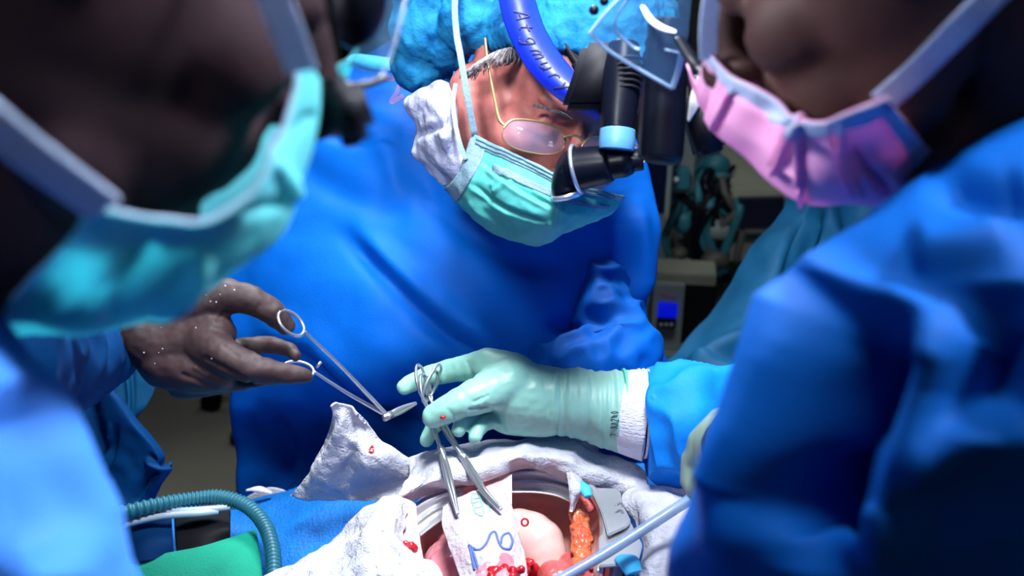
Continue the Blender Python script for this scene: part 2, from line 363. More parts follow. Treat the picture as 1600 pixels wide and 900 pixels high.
def write_on(name, P, N, text, u0, v0, us, vs, adv, r, m, parent, off=.0004):
    """pen strokes lying on the surface grid P; u runs along the text, v across it"""
    nv, nu = P.shape[:2]; mb = MB()
    def at(u, v):
        x = min(max(u, 0), .999)*(nu-1); y = min(max(v, 0), .999)*(nv-1); i, j = int(x), int(y); a, b = x-i, y-j
        f = lambda Q: (Q[j, i]*(1-a)+Q[j, i+1]*a)*(1-b)+(Q[j+1, i]*(1-a)+Q[j+1, i+1]*a)*b
        return f(P)+f(N)*off
    u = u0
    for ch in text:
        for st in STROKES[ch]:
            q = crv(np.array(st), 14) if len(st) > 2 else np.linspace(st[0], st[1], 5)
            mb.tube([at(u+x*us, v0+y*vs) for x, y in q], r, 6, 24)
        u += adv
    return mb.build(name, m, parent)

# ------------------------------------------------------------------ room
def bx(name, lo, hi, m, kind='structure', parent=None):
    lo = np.array(lo, float); hi = np.array(hi, float); h = (hi-lo)/2
    o = MB().box((lo+hi)/2, (h[0], 0, 0), (0, h[1], 0), (0, 0, h[2]), 0).build(name, m, parent, False)
    if kind and not parent: o['kind'] = kind
    return o
bx('floor', (-3, -2, -.1), (3, 4.2, 0), M['floor']); bx('ceiling', (-3, -2, 3), (3, 4.2, 3.1), M['ceil'])
bx('wall_back', (-3.1, 4.2, 0), (3.1, 4.3, 3), M['wall']); bx('wall_left', (-3.1, -2, 0), (-3, 4.2, 3), M['wall'])
bx('wall_right', (3, -2, 0), (3.1, 4.2, 3), M['wall']); bx('wall_front', (-3.1, -2.1, 0), (3.1, -2, 3), M['wall'])
bx('baseboard_back', (-3, 4.17, 0), (3, 4.2, .1), M['grey'])

# ------------------------------------------------------------------ people
class Head:
    def __init__(s, bridge, F, U):
        F = np.array(F, float); F /= np.linalg.norm(F); U = np.array(U, float); U -= F*(U@F); U /= np.linalg.norm(U)
        s.F = rot_cam(F); s.U = rot_cam(U); s.S = rot_cam(np.cross(F, U)); s.R = np.array([s.F, s.S, s.U])
        s.O = W(*bridge)-.095*s.F
    def L(s, f, r, u): return s.O+f*s.F+r*s.S+u*s.U
    def inv(s, P): q = P-s.O; return np.stack([q@s.F, q@s.S, q@s.U], -1)
def body_mesh(H, skin, parent, nbl, chains, voxel=.0042, nr=.058):
    b = MB(); e = lambda c, r: b.ell(H.L(*c), r, H.R)
    e((-.012, 0, .035), (.098, .076, .092)); e((.035, 0, .03), (.055, .062, .065)); e((.03, 0, -.045), (.058, .056, .06))
    e((.045, 0, -.075), (.045, .045, .045)); e((.072, 0, -.105), (.024, .026, .02)); e((.078, 0, -.062), (.024, .03, .022))
    for s in (1, -1):
        e((.055, .042*s, -.03), (.032, .026, .028)); e((.074, .026*s, .021), (.018, .024, .010)); e((.01, .058*s, -.062), (.03, .014, .03)); e((.008, .057*s, -.03), (.042, .020, .045))
        b.balls([H.L(.02, .055*s, -.085), H.L(.07, .02*s, -.108)], [.018, .016])
        e((.082, .031*s, -.001), (.012, .0135, .0115))
        e((-.012, .079*s, -.004), (.020, .006, .032)); e((-.005, .077*s, -.028), (.010, .007, .012)); e((-.022, .083*s, .008), (.012, .005, .018))
    for s in (1, -1): e((.052, .034*s, -.064), (.034, .028, .036))
    b.balls([H.L(.09, 0, .008), H.L(.118, 0, -.034)], [.008, .0135]); 
    for s in (1, -1): e((.105, .012*s, -.038), (.012, .009, .009))
    e((.088, 0, -.066), (.012, .022, .006)); e((.086, 0, -.078), (.012, .018, .006))
    nb = H.L(*(nbl or (-.045, 0, -.17))); b.balls([H.L(-.03, 0, -.04), nb], [min(.054, nr), nr])
    if nr > .05: b.balls([nb, H.L(.045, 0, -.100)], [.055, .036])
    for ch, rr in chains: b.balls([nb if c is None else c for c in ch], rr, .35)
    def shape(co, nn):
        q = H.inv(co); D = np.zeros(len(co))
        for s in (1, -1):
            D -= .006*np.exp(-(((q-np.array([.09, .022*s, .006]))/np.array([.02, .012, .009]))**2).sum(1))
            D -= .003*np.exp(-(((q-np.array([.088, .034*s, -.016]))/np.array([.02, .02, .004]))**2).sum(1))
            D -= .0016*np.exp(-(((q-np.array([.094, .031*s, -.004]))/np.array([.02, .014, .0014]))**2).sum(1))
            D -= .004*np.exp(-(((q-np.array([-.006, .084*s, -.002]))/np.array([.009, .01, .016]))**2).sum(1))
        for k in range(3): D -= .0012*np.exp(-(((q-np.array([.09, 0, .045+.012*k]))/np.array([.03, .04, .002]))**2).sum(1))
        return co+nn*D[:, None]
    return remesh(b, 'body', skin, voxel, 5, parent, shape)
def P3(*a): return np.array(a, float)
def legs(px, py, hip=.9):
    return [([P3(px-.09*s, py, hip), P3(px-.11*s, py+.02, .5), P3(px-.11*s, py, .09), P3(px-.11*s, py+.13, .05)], [.085, .055, .042, .035]) for s in (1, -1)]

# central surgeon -------------------------------------------------
HC = Head((905, 222, .985), (.15, -.62, .77), (.433, .742, .512))
pc = thing('person', 'middle surgeon facing us, blue gown, bouffant cap, teal mask and bright blue headband', 'person', (-.08, 1.42, 0))
ctr = W(700, 560, 1.42)
body_mesh(HC, M['skin_c'], pc, (-.075, 0, -.105), [
    ([None, W(715, 300, 1.40), W(705, 560, 1.44), P3(-.08, 1.42, .92)], [.046, .085, .10, .10]),
    ([W(700, 330, 1.39), W(520, 320, 1.40), W(440, 560, 1.42), W(560, 700, 1.46)], [.07, .055, .042, .035]),
    ([W(700, 330, 1.39), W(900, 340, 1.40), W(975, 560, 1.42), W(860, 700, 1.46)], [.07, .055, .042, .035])]+[([W(742, 140, 1.06), W(738, 215, 1.055)], [.026, .028])]+legs(-.08, 1.42), nr=.048)
# gown
rows = []
spec = [(105, 560, 790, 1.46, 1.38), (150, 470, 930, 1.42, 1.30), (205, 420, 985, 1.36, 1.25), (280, 388, 1020, 1.33, 1.22), (350, 366, 1032, 1.31, 1.19),
        (430, 350, 1010, 1.31, 1.175), (500, 355, 1012, 1.31, 1.17), (560, 364, 1038, 1.32, 1.175), (620, 368, 1047, 1.34, 1.23), (690, 371, 1022, 1.38, 1.33),
        (770, 374, 1002, 1.42, 1.37), (880, 376, 1000, 1.47, 1.43), (1100, 400, 985, 1.62, 1.58), (1500, 470, 950, 1.86, 1.82), (1900, 520, 920, 2.1, 2.06)]
for y, xl, xr, de, dc in spec:
    rows.append([(xl+(xr-xl)*t, y-(14*math.sin(PI*t) if y < 200 else 0), de-(de-dc)*math.sin(PI*t)**.7) for t in (0, .06, .2, .35, .5, .65, .8, .94, 1)])
gc = loft('gown', rows, M['gown'], pc, 220, 240, .20, folds=[
    ([(520, 350), (600, 430), (680, 510), (780, 580)], 15, -.016, 'r'), ([(540, 340), (625, 425), (700, 490), (800, 550)], 20, .013, 'r'),
    ([(430, 520), (500, 590), (600, 660), (700, 690)], 26, -.018, 'r'), ([(400, 500), (470, 540), (560, 600), (640, 640)], 30, .014, 'r'),
    ([(450, 250), (520, 290), (640, 330)], 22, -.010, 'r'), ([(640, 240), (700, 330), (800, 400), (900, 420)], 22, -.014, 'r'),
    ([(960, 300), (980, 380), (965, 470), (990, 560)], 16, -.014, 'r'), ([(1000, 300), (1005, 400), (1010, 470)], 14, .008, 'r'),
    ([(850, 500), (920, 520), (1000, 500)], 14, -.010, 'r'), ([(870, 540), (950, 545), (1030, 520)], 14, .010, 'r'),
    ([(430, 640), (450, 700), (440, 770)], 12, -.010, 'r'), ([(500, 650), (520, 720), (500, 790)], 12, -.008, 'r'),
    ([(560, 180), (600, 230), (620, 300)], 16, .008, 'r'), ([(500, 200), (560, 220), (630, 215)], 12, -.010, 'r'),
    ([(920, 440), (940, 500), (1000, 540)], 10, .006, 'r'), ([(985, 470), (1040, 500), (1050, 540)], 10, -.009, 'r')],
    ns=7, na=.010, seed=3)
# stitched front placket on the gown and the collar ties
ribbon('waist_tie', [W(372, 792, 1.35), W(420, 768, 1.33), W(470, 778, 1.33), W(540, 760, 1.33)], .010, (0, -1, .3), M['knit'], pc)
collar = MB()
collar.tube([W(555, 92, 1.30), W(590, 100, 1.27), W(640, 108, 1.24), W(690, 140, 1.19)], [.012, .016, .014, .010], 12, 40, .5)
collar.build('collar', M['bright'], pc)
# gathered sleeve of the far arm on the right
def crumple_tube(name, pts, radii, m, parent, n=64, k=90, amp=.008, sc=28, seed=0, flat=1.0, rings=0):
    C = crv(np.array(pts, float), k); r = crv(np.array(radii, float)[:, None], k)[:, 0]; T, U, V = frames(C)
    a = np.linspace(0, 2*PI, n, endpoint=False); P = C[:, None]+r[:, None, None]*(np.cos(a)[None, :, None]*U[:, None]+flat*np.sin(a)[None, :, None]*V[:, None])
    N = P-C[:, None]; N /= np.linalg.norm(N, axis=2, keepdims=True)
    D = np.zeros(P.shape[:2])
    for j in range(k):
        for i in range(n):
            p = P[j, i]*sc; q = Vector((p[0]+seed, p[1], p[2])); D[j, i] = 1-2.2*abs(noise.fractal(q, 1, 2, 2))
    if rings: D += .8*np.sin(np.linspace(0, rings*2*PI, k))[:, None]*(.6+.4*np.cos(a*2)[None, :])
    P = P+N*(D*amp)[..., None]
    F = grid_faces(k, n, closed=True)
    V2 = list(P.reshape(-1, 3))+[C[0], C[-1]]; q = len(V2)-2
    for i in range(n): F.append([q, (i+1) % n, i]); F.append([q+1, (k-1)*n+i, (k-1)*n+(i+1) % n])
    return finish(name, V2, F, m, parent)
crumple_tube('sleeve', [W(925, 430, 1.28), W(948, 495, 1.24), W(970, 552, 1.21), W(900, 575, 1.19), W(840, 590, 1.2)], [.030, .036, .038, .034, .03], M['gown'], pc, amp=.009, sc=22)
# cap
def cap_mesh(H, m, parent, extra=(), name='bouffant_cap', infl=.010, keep=None):
    b = MB(); b.ell(H.L(-.015, 0, .045), (.102+infl, .082+infl, .098+infl), H.R)
    for c, r in extra: b.ell(c, [r]*3)
    def shape(co, nn):
        D = np.array([abs(noise.fractal(Vector(p*22), 1, 2, 3))*.005 + abs(noise.fractal(Vector((p[0]*110+5, p[1]*45, p[2]*60)), 1, 2, 3))*.0025 for p in co]); return co+nn*(D-.003)[:, None]
    o = remesh(b, name, m, .003, 4, parent, shape)
    bm = bmesh.new(); bm.from_mesh(o.data); co = np.array([v.co[:] for v in bm.verts]); q = H.inv(co)
    kill = (q[:, 2] < .75*q[:, 0]+.008) & (q[:, 1] < .088) if keep is None else ~keep(q)
    bmesh.ops.delete(bm, geom=[v for v, k in zip(bm.verts, kill) if k], context='VERTS')
    for v in bm.verts:
        if v.is_boundary: v.co = v.co+(Vector(H.L(-.01, 0, .01))-v.co).normalized()*.006
    bm.to_mesh(o.data); bm.free()
    s = o.modifiers.new('thick', 'SOLIDIFY'); s.thickness = .0015
    return o
cap_mesh(HC, M['cap'], pc, [(W(668, 45, 1.09), .040), (W(660, 100, 1.11), .033), (W(690, -30, 1.09), .055), (W(700, 70, 1.08), .026), (W(740, 30, 1.05), .035)])
# fringe of grey hair below the cap edge
fr = MB()
for i in range(170):
    t = random.random(); p0 = np.array([735+95*t, 112-30*math.sin(t*2.2)]); d0 = 1.0-.035*math.sin(t*PI)
    q = p0+np.array([random.uniform(-22, -4), random.uniform(8, 22)])
    fr.tube([W(p0[0], p0[1]-8, d0+.004), W(*(p0+q)/2+np.array([0, -2]), d0-.004), W(q[0], q[1], d0-.001)], .00045, 4, 6)
fr.build('hair', M['hair'], pc)
# headband
hb = []
for v in np.linspace(0, 1, 5):
    a = np.array([(770, -60), (779, 0), (793, 50), (824, 108), (872, 155), (935, 190)]); b_ = np.array([(838, -60), (838, 0), (856, 52), (885, 96), (915, 128), (950, 152)])
    dd = [.985, .965, .95, .935, .925, .93]
    hb.append([(*(a[i]*(1-v)+b_[i]*v), dd[i]+.012*(v-.5)**2*4-.004) for i in range(6)])
Ph, Nh = surf([[(x, y, d-.008) for x, y, d in r] for r in hb], 90, 24); hband = sheet_mesh('headband', Ph, Nh, .0035, M['headband'], pc)
write_on('lettering', Ph, Nh, 'Atgmury', .27, .34, .075, .36, .078, .0008, M['ink'], hband)
hs = [[(846, -40, .975), (862, 20, .955), (892, 84, .945), (925, 126, .94), (950, 150, .94)], [(868, -40, .98), (880, 20, .962), (910, 76, .952), (945, 112, .948), (975, 130, .945)]]
patch('headband_strap', hs, M['black_matte'], pc, .006, nu=40, nv=8)
patch('cap_fold', [[(842, 20, .972), (870, 50, .958), (910, 74, .955), (950, 92, .955)], [(850, 8, .975), (880, 36, .962), (920, 62, .958), (955, 78, .958)]], M['cover'], pc, .001, nu=30, nv=8)
# beard cover
patch('beard_cover', [[(640, 152, 1.045), (662, 136, 1.02), (688, 122, 1.005), (703, 128, 1.01)],
    [(634, 165, 1.045), (664, 165, 1.005), (694, 160, .99), (712, 165, 1.0)],
    [(647, 205, 1.045), (678, 205, .99), (703, 205, .98), (719, 205, .995)],
    [(648, 240, 1.045), (688, 240, .992), (710, 243, .985), (727, 240, .995)],
    [(672, 268, 1.04), (698, 265, 1.0), (720, 268, .99), (736, 262, .995)],
    [(695, 288, 1.03), (708, 287, 1.01), (722, 286, 1.0), (733, 278, 1.0)]], M['cover'], pc, .002, nu=90, nv=110, ns=22, na=.005, seed=5, ns2=70, na2=.0015,
    folds=[([(660, 150), (690, 180), (700, 240)], 9, .004, 'r'), ([(650, 215), (690, 195), (712, 190)], 7, -.006, 'r')])
# cap ties hanging behind the ear
ribbon('cap_tie', [W(592, 118, 1.18), W(612, 124, 1.16), W(628, 112, 1.15), W(622, 140, 1.15), W(612, 160, 1.16), W(630, 150, 1.15)], .005, (0, -1, .2), M['purple'], pc)
# mask
mrows = [[(738, 208, .985), (790, 234, .965), (840, 258, .948), (888, 284, .938), (930, 296, .955), (975, 306, 1.0)],
         [(730, 238, .985), (785, 262, .955), (838, 286, .940), (886, 308, .930), (926, 318, .95), (968, 322, 1.0)],
         [(718, 268, .985), (770, 296, .950), (828, 320, .934), (880, 335, .928), (918, 338, .95), (952, 338, 1.0)],
         [(700, 290, 1.0), (752, 328, .965), (815, 352, .945), (868, 360, .940), (902, 352, .96), (932, 346, 1.01)],
         [(694, 293, 1.03), (742, 344, .995), (800, 374, .975), (848, 384, .970), (884, 364, .985), (912, 350, 1.03)],
         [(702, 288, 1.06), (745, 335, 1.05), (790, 366, 1.04), (835, 380, 1.035), (870, 366, 1.04), (900, 350, 1.06)]]
mfold = [([(745, 250), (800, 292), (870, 330)], 5, .0022, 's'), ([(730, 285), (790, 330), (860, 352)], 5, .0018, 's'), ([(800, 265), (770, 290)], 4, .002, 'r'),
         ([(812, 276), (778, 296), (768, 300)], 3.5, .0026, 'r'), ([(835, 300), (872, 322)], 3.5, .002, 'r'), ([(872, 322), (865, 346), (856, 352)], 3.5, .003, 'r'),
         ([(740, 300), (800, 335), (850, 350)], 7, -.003, 'r'), ([(735, 320), (765, 345)], 5, .002, 'r')]
Pm, Nm = surf(mrows, 120, 110, folds=mfold, ns=40, na=.0022, seed=2)
mk = sheet_mesh('surgical_mask', Pm, Nm, .0012, M['teal'], pc)
def strip_of(P, N, j0, j1, i0, i1, off):     # raised binding strip on part of a grid
    return (P+N*off)[j0:j1, i0:i1], N[j0:j1, i0:i1]
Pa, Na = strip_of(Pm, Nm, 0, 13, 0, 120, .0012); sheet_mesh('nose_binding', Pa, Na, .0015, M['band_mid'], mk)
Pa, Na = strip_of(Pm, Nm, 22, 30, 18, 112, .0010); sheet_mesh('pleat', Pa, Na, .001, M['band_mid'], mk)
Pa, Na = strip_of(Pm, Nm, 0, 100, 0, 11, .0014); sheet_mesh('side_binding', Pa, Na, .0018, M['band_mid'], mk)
for j in (4, 9):
    mb = MB(); v, f = tube_data((Pm+Nm*.0022)[j, 4:112], .0005, 6); mb.add(v, f); mb.build('stitching', M['tealp'], mk)
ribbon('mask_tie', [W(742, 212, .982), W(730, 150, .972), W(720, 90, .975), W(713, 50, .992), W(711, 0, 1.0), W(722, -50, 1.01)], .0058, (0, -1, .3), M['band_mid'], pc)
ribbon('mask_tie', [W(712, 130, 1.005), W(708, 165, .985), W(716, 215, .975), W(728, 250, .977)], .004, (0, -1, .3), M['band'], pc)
# spectacles
sp = thing('spectacles', 'thin gold wire spectacles worn by the middle surgeon', 'spectacles', W(860, 210, .95))
def oval(cx, cy, rx, ry, rot, d, dd, n=40):
    out = []
    for t in np.linspace(0, 2*PI, n):
        x = rx*math.copysign(abs(math.cos(t))**.8, math.cos(t)); y = ry*math.copysign(abs(math.sin(t))**.8, math.sin(t)); c, s_ = math.cos(rot), math.sin(rot)
        out.append(W(cx+x*c-y*s_, cy+x*s_+y*c, d+dd*x/rx))
    return np.array(out)
for cx, cy, d, dd in ((834, 214, .950, .010), (958, 240, .972, .012)):
    ov = oval(cx, cy, 50, 25, .20, d, dd); fr_ = MB(); v, f = tube_data(ov[:-1], .0006, 6); fr_.add(v, f)
    v, f = tube_data(np.array([ov[-2], ov[0]]), .0008, 6); fr_.add(v, f)
    fr_.tube([ov[10]*0+ov[20], ov[25], ov[30], ov[35], ov[39]], .0009, 8)
    o = fr_.build('rim', M['gold'], sp)
    c = ov[:-1].mean(0); n0 = (CAM-c)/np.linalg.norm(CAM-c); n = len(ov)-1
    V = list(ov[:-1])+list(ov[:-1]-n0*.0015)+[c+n0*.003, c+n0*.0015]; Fc = []
    for i in range(n): j = (i+1) % n; Fc += [[2*n, i, j], [2*n+1, n+j, n+i], [i, n+i, n+j, j]]
    finish('lens', V, Fc, M['glass'], sp)
mb = MB(); mb.tube([W(880, 214, .955), W(900, 212, .957), W(915, 222, .962)], .0012, 8); mb.build('bridge', M['gold'], sp)
mb = MB(); mb.tube([W(788, 196, .942), W(780, 186, .945), W(774, 160, .958), W(768, 130, .972), W(762, 95, .99), W(758, 60, 1.01)], [.0012, .0018, .0016, .0014, .0014, .0014], 8); mb.build('temple', M['gold'], sp)
mb = MB(); mb.tube([W(1004, 246, .985), W(1010, 240, .995), W(1012, 200, 1.03), W(1010, 130, 1.07)], .0014, 8); mb.build('temple', M['gold'], sp)
# eyebrow and lashes, closed lids seen through the lens
eb = MB()
for i in range(90):
    t = random.random(); a = HC.L(.090+.004*math.sin(t*PI), .014+.036*t, .017+.004*math.sin(t*PI)); e_ = a+HC.S*.006+HC.U*random.uniform(-.002, .002)+HC.F*.002
    eb.tube([a, (a+e_)/2+HC.F*.002, e_], .0004, 4, 5)
eb.build('eyebrow', M['hair'], pc)
# loupes and headlight on the headband
lp = thing('surgical_loupes', 'black magnifying loupes hanging from the blue headband in front of the nose', 'magnifier', W(960, 200, .90))
def disc_cyl(name, a, b, ra, rb, m, par, n=40): return MB().cyl(a, b, ra, rb, n).build(name, m, par)
A = W(888, 270, .915); B_ = W(948, 257, .905); C_ = W(1004, 248, .90)
r1 = pr(38, .91)
bar = MB(); bar.tube([W(904, 264, .912), W(906, 263.5, .912), W(948, 257, .905), W(950, 256.6, .905), W(975, 253, .903), W(978, 252, .903), W(1004, 249, .90)], [pr(33, .91), pr(34, .91), pr(29, .91), pr(24, .91), pr(24, .91), pr(19, .9), pr(17, .9)], 40, 80)
bar.build('barrel', M['black'], lp)
ax = (B_-A)/np.linalg.norm(B_-A); u1 = np.cross(ax, FW); u1 /= np.linalg.norm(u1); u2 = np.cross(ax, u1)
MB().ring(W(902, 264, .912), u1, u2, pr(37, .91), pr(37, .91), pr(3.2, .91), 60).build('silver_ring', M['silver'], lp)
cup = MB(); cup.tube([W(904, 262, .914), W(893, 272, .916), W(884, 290, .918), W(886, 302, .918)], [pr(37, .91), pr(33, .91), pr(27, .91), pr(26, .91)], 36, 40, .85)
cup.build('eye_cup', M['black'], lp)
MB().tube([W(886, 301, .916), W(888, 309, .917)], [pr(27, .91), pr(24, .91)], 36, 6, .85).build('lens_rim', M['silver'], lp)
hl = thing('headlight', 'black upright headlight housing with a pale blue band, fixed to the blue headband', 'lamp', W(965, 160, .90))
MB().tube([W(975, 70, .905), W(972, 120, .90), W(967, 175, .895), W(965, 204, .893)], [pr(24, .9), pr(30, .9), pr(28, .9), pr(26, .9)], 40, 50).build('housing', M['black'], hl)
MB().tube([W(965, 204, .893), W(964, 222, .892), W(963, 234, .892)], [pr(27.5, .9), pr(28, .9), pr(27, .9)], 40, 20).build('blue_band', M['label_blue'], hl)
for k in range(6):
    c = W(985-1.4*k, 100+9*k, .893); MB().ring(c, RT, rot_cam((0, .35, .94)), pr(22, .9), pr(22, .9), pr(2.4, .9), 40).build('cooling_rib', M['black_matte'], hl)
mb = MB(); mb.box(W(935, 120, .915), RT*.022, rot_cam((.3, .9, 0))*.03, FW*.012, .4); mb.build('mounting_bracket', M['black_matte'], hl)
mb = MB(); mb.tube([W(905, 100, .94), W(940, 150, .925), W(955, 190, .92)], [.008, .010, .007], 16, 30, .5); mb.build('hinge_arm', M['black'], hl)
mb = MB(); mb.ell(W(952, 205, .93), (.007, .007, .007)); mb.build('hinge_knob', M['steel'], hl)

# surgeon on the left ---------------------------------------------
HL = Head((478, 22, .455), (.75, -.35, -.55), (.46, .885, .06))
pl_ = thing('person', 'left surgeon seen from behind the cheek, teal mask tied over a shadowed face', 'person', (-.42, .1, 0))
body_mesh(HL, M['skin_l'], pl_, None, [
    ([None, P3(-.30, .20, 1.42), P3(-.38, .12, 1.15), P3(-.42, .10, .92)], [.06, .10, .12, .12]),
    ([P3(-.30, .26, 1.42), P3(-.33, .40, 1.40), P3(-.50, .58, 1.19), W(90, 555, .86), W(205, 525, .955)], [.07, .055, .042, .022, .014]),
    ([P3(-.30, .20, 1.42), P3(-.25, .13, 1.40), P3(-.27, .14, 1.15), P3(-.25, .36, 1.09)], [.07, .055, .042, .028])]+legs(-.42, .1))
hm = cap_mesh(HL, M['hair_dark'], pl_, name='hair', infl=.0, keep=lambda q: (q[:, 2] > .75*q[:, 0]+.012) & ~((q[:, 0] > -.02) & (q[:, 2] < .035)))
cap_mesh(HL, M['cap'], pl_, infl=.008, keep=lambda q: q[:, 2] > .5*q[:, 0]+.06)
gl = [(430, -520, -60, .44, .34), (500, -520, 2, .43, .31), (600, -520, 62, .42, .30), (700, -520, 108, .42, .30), (800, -520, 152, .43, .31),
      (900, -520, 202, .44, .32), (1050, -500, 240, .47, .36), (1400, -450, 260, .50, .42), (2200, -450, 160, .62, .56), (3000, -420, 160, .86, .80)]
rows = [[(xl+(xr-xl)*t, y-60*math.sin(PI*t)*(1 if y < 500 else 0), de-(de-dc)*math.sin(PI*t)**.6) for t in (0, .08, .3, .5, .7, .85, .94, 1)] for y, xl, xr, de, dc in gl]
loft('gown', rows, M['gown_lit'], pl_, 140, 140, .20, folds=[([(60, 560), (110, 700), (190, 880)], 34, .006, 'r'), ([(10, 600), (60, 740), (90, 900)], 40, -.018, 'r')], ns=8, na=.008, seed=11, away=(-.35, .35, 0))
# mask
lm = [[(462, 100, .395), (474, 108, .41), (488, 122, .435), (500, 118, .48), (540, 95, .51), (555, 70, .52)],
      [(452, 160, .385), (468, 170, .405), (488, 190, .44), (480, 214, .49), (500, 170, .53), (520, 140, .55)],
      [(432, 245, .375), (450, 262, .40), (462, 285, .44), (440, 300, .49), (420, 260, .54), (410, 200, .56)],
      [(385, 315, .37), (412, 330, .395), (440, 352, .435), (410, 372, .49), (380, 320, .54), (350, 260, .56)],
      [(320, 350, .365), (348, 372, .385), (368, 408, .42), (335, 440, .48), (300, 400, .54), (270, 330, .56)],
      [(245, 338, .36), (262, 392, .38), (272, 448, .41), (225, 498, .47), (180, 460, .54), (150, 400, .56)],
      [(165, 322, .355), (168, 400, .37), (165, 475, .40), (110, 520, .46), (60, 500, .53), (40, 440, .55)],
      [(148, 326, .355), (105, 400, .37), (85, 460, .40), (40, 512, .46), (-30, 520, .52), (-50, 470, .54)],
      [(142, 334, .356), (78, 405, .372), (20, 468, .40), (-40, 510, .46), (-90, 530, .51), (-120, 500, .53)]]
lf = [([(440, 240), (475, 180)], 8, .003, 'r'), ([(320, 380), (290, 440), (235, 500)], 15, -.006, 'r'), ([(250, 360), (210, 430), (160, 510)], 12, .005, 'r'),
      ([(205, 380), (140, 440), (60, 500)], 10, -.004, 'r'), ([(390, 330), (430, 320)], 8, .003, 'r'), ([(440, 260), (455, 300)], 8, -.003, 'r')]
Pl, Nl = surf(lm, 90, 160, folds=lf, ns=20, na=.003, seed=4)
ml = sheet_mesh('surgical_mask', Pl, Nl, .0014, M['teal_near'], pl_)
def edge_band(P, N, idx, wd, off, m, par, name):
    """binding along one grid edge"""
    a, n_ = strip_of(P, N, *idx, off); return sheet_mesh(name, a, n_, .0016, m, par)
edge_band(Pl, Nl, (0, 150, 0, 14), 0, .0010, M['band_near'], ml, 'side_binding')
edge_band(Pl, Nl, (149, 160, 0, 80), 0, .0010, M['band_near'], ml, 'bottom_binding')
ribbon('mask_tie', [W(470, 112, .388), W(452, 60, .375), W(432, 10, .365), W(405, -60, .355), W(370, -150, .36)], .0115, (0, -1, .3), M['band_near'], pl_)
ribbon('mask_tie', [W(165, 328, .352), (W(100, 280, .338)), W(30, 228, .325), W(-40, 170, .315), W(-140, 90, .32)], .0125, (0, -1, .3), M['band_near'], pl_)
ll = thing('surgical_loupes', 'dark blurred loupes in front of the nose of the surgeon at left', 'magnifier', W(545, 170, .50))
mb = MB(); mb.box(W(541, 172, .455), rot_cam((.93, .35, .1))*pr(36, .455), rot_cam((-.35, .93, .0))*pr(44, .455), rot_cam((0, .1, 1))*.014, .5); mb.build('barrel', M['black_matte'], ll)
MB().tube([W(520, 150, .448), W(545, 158, .446), W(562, 176, .446)], [pr(3, .45), pr(5, .45), pr(3, .45)], 12, 20, .5).build('barrel_rim', M['shield_edge'], ll)
MB().tube([W(535, 205, .46), W(552, 204, .46), W(570, 198, .46)], [pr(24, .5), pr(22, .5), pr(10, .5)], 24, 30).build('barrel', M['black'], ll)
MB().tube([W(540, 135, .50), W(575, 132, .505), W(600, 122, .51), W(612, 118, .515)], [pr(12, .5), pr(10, .5), pr(8, .5), pr(3, .5)], 16, 30, .6).build('arm', M['black'], ll)
MB().tube([W(560, -60, .50), W(562, -10, .50), W(555, 40, .50), W(540, 72, .50)], [pr(30, .5), pr(44, .5), pr(36, .5), pr(14, .5)], 32, 40).build('housing', M['black'], ll)
MB().tube([W(640, -40, .52), W(628, 30, .52), W(606, 100, .52), W(588, 128, .515)], [pr(3, .5)]*4, 8, 30).build('visor_edge', M['shield_edge'], ll)
patch('visor', [[(600, -40, .52), (618, -40, .52), (638, -40, .52)], [(570, 50, .515), (598, 50, .518), (622, 45, .52)], [(545, 100, .51), (570, 115, .515), (592, 122, .518)]], M['shield'], ll, .001, nu=20, nv=20)
# brown gloved hand
MD = .95
def hp(x, y, d=0): return W(x, y, MD+d)
gb = MB()
def chain(mb, pts): mb.balls([hp(*p[:3]) for p in pts], [pr(p[3], MD+p[2]) for p in pts], .2)
chain(gb, [(90, 500, -.03, 42), (170, 500, -.01, 46), (215, 515, 0, 52), (262, 540, .005, 58), (305, 530, .005, 60)])
chain(gb, [(215, 490, 0, 42), (262, 488, 0, 44), (312, 474, -.005, 39), (350, 463, -.01, 30)])
chain(gb, [(262, 560, 0, 48), (300, 572, -.005, 44), (345, 578, -.01, 34)])
chain(gb, [(310, 500, 0, 40), (335, 520, -.01, 34)])
chain(gb, [(352, 462, -.01, 28), (392, 468, -.015, 23), (425, 487, -.012, 21), (446, 509, -.006, 15.5)])     # index finger
chain(gb, [(318, 535, -.015, 34), (355, 560, -.03, 29), (392, 576, -.035, 24), (420, 580, -.033, 19.5), (455, 585, -.028, 16), (478, 588, -.024, 11.5)])   # thumb
chain(gb, [(330, 560, .02, 26), (375, 545, .03, 17), (420, 538, .03, 14), (452, 546, .02, 12), (462, 556, .012, 9)])     # middle finger behind
chain(gb, [(300, 590, .0, 28), (345, 596, -.005, 19), (395, 592, -.01, 14), (430, 590, -.01, 12)])     # ring finger curled
chain(gb, [(285, 598, .005, 26), (320, 606, .0, 15), (362, 602, -.004, 11), (395, 598, -.006, 9)])     # little finger
def wr(co, nn):
    q = proj(co); D = np.zeros(len(co))
    for (x0, y0), (x1, y1), wd, am in [((322, 560), (392, 598), 3.5, -.0022), ((285, 585), (335, 606), 3, -.0018), ((395, 552), (408, 560), 2.2, .0012), ((330, 585), (345, 602), 3, .0014),
            ((350, 540), (372, 556), 3, -.001), ((305, 575), (330, 590), 3, .0012), ((340, 500), (352, 488), 3, -.001), ((404, 478), (398, 490), 2.5, -.001)]:
        a = np.array([x0, y0]); ab = np.array([x1-x0, y1-y0]); t = np.clip(((q-a)@ab)/(ab@ab), 0, 1); D += am*np.exp(-((np.linalg.norm(q-a-t[:, None]*ab, axis=1)/wd)**2))
    D += np.array([noise.fractal(Vector(p*90), 1, 2, 2)*.0009 for p in co]); return co+nn*D[:, None]
glb = remesh(gb, 'glove', M['glove_brown'], .0017, 7, pl_, wr)
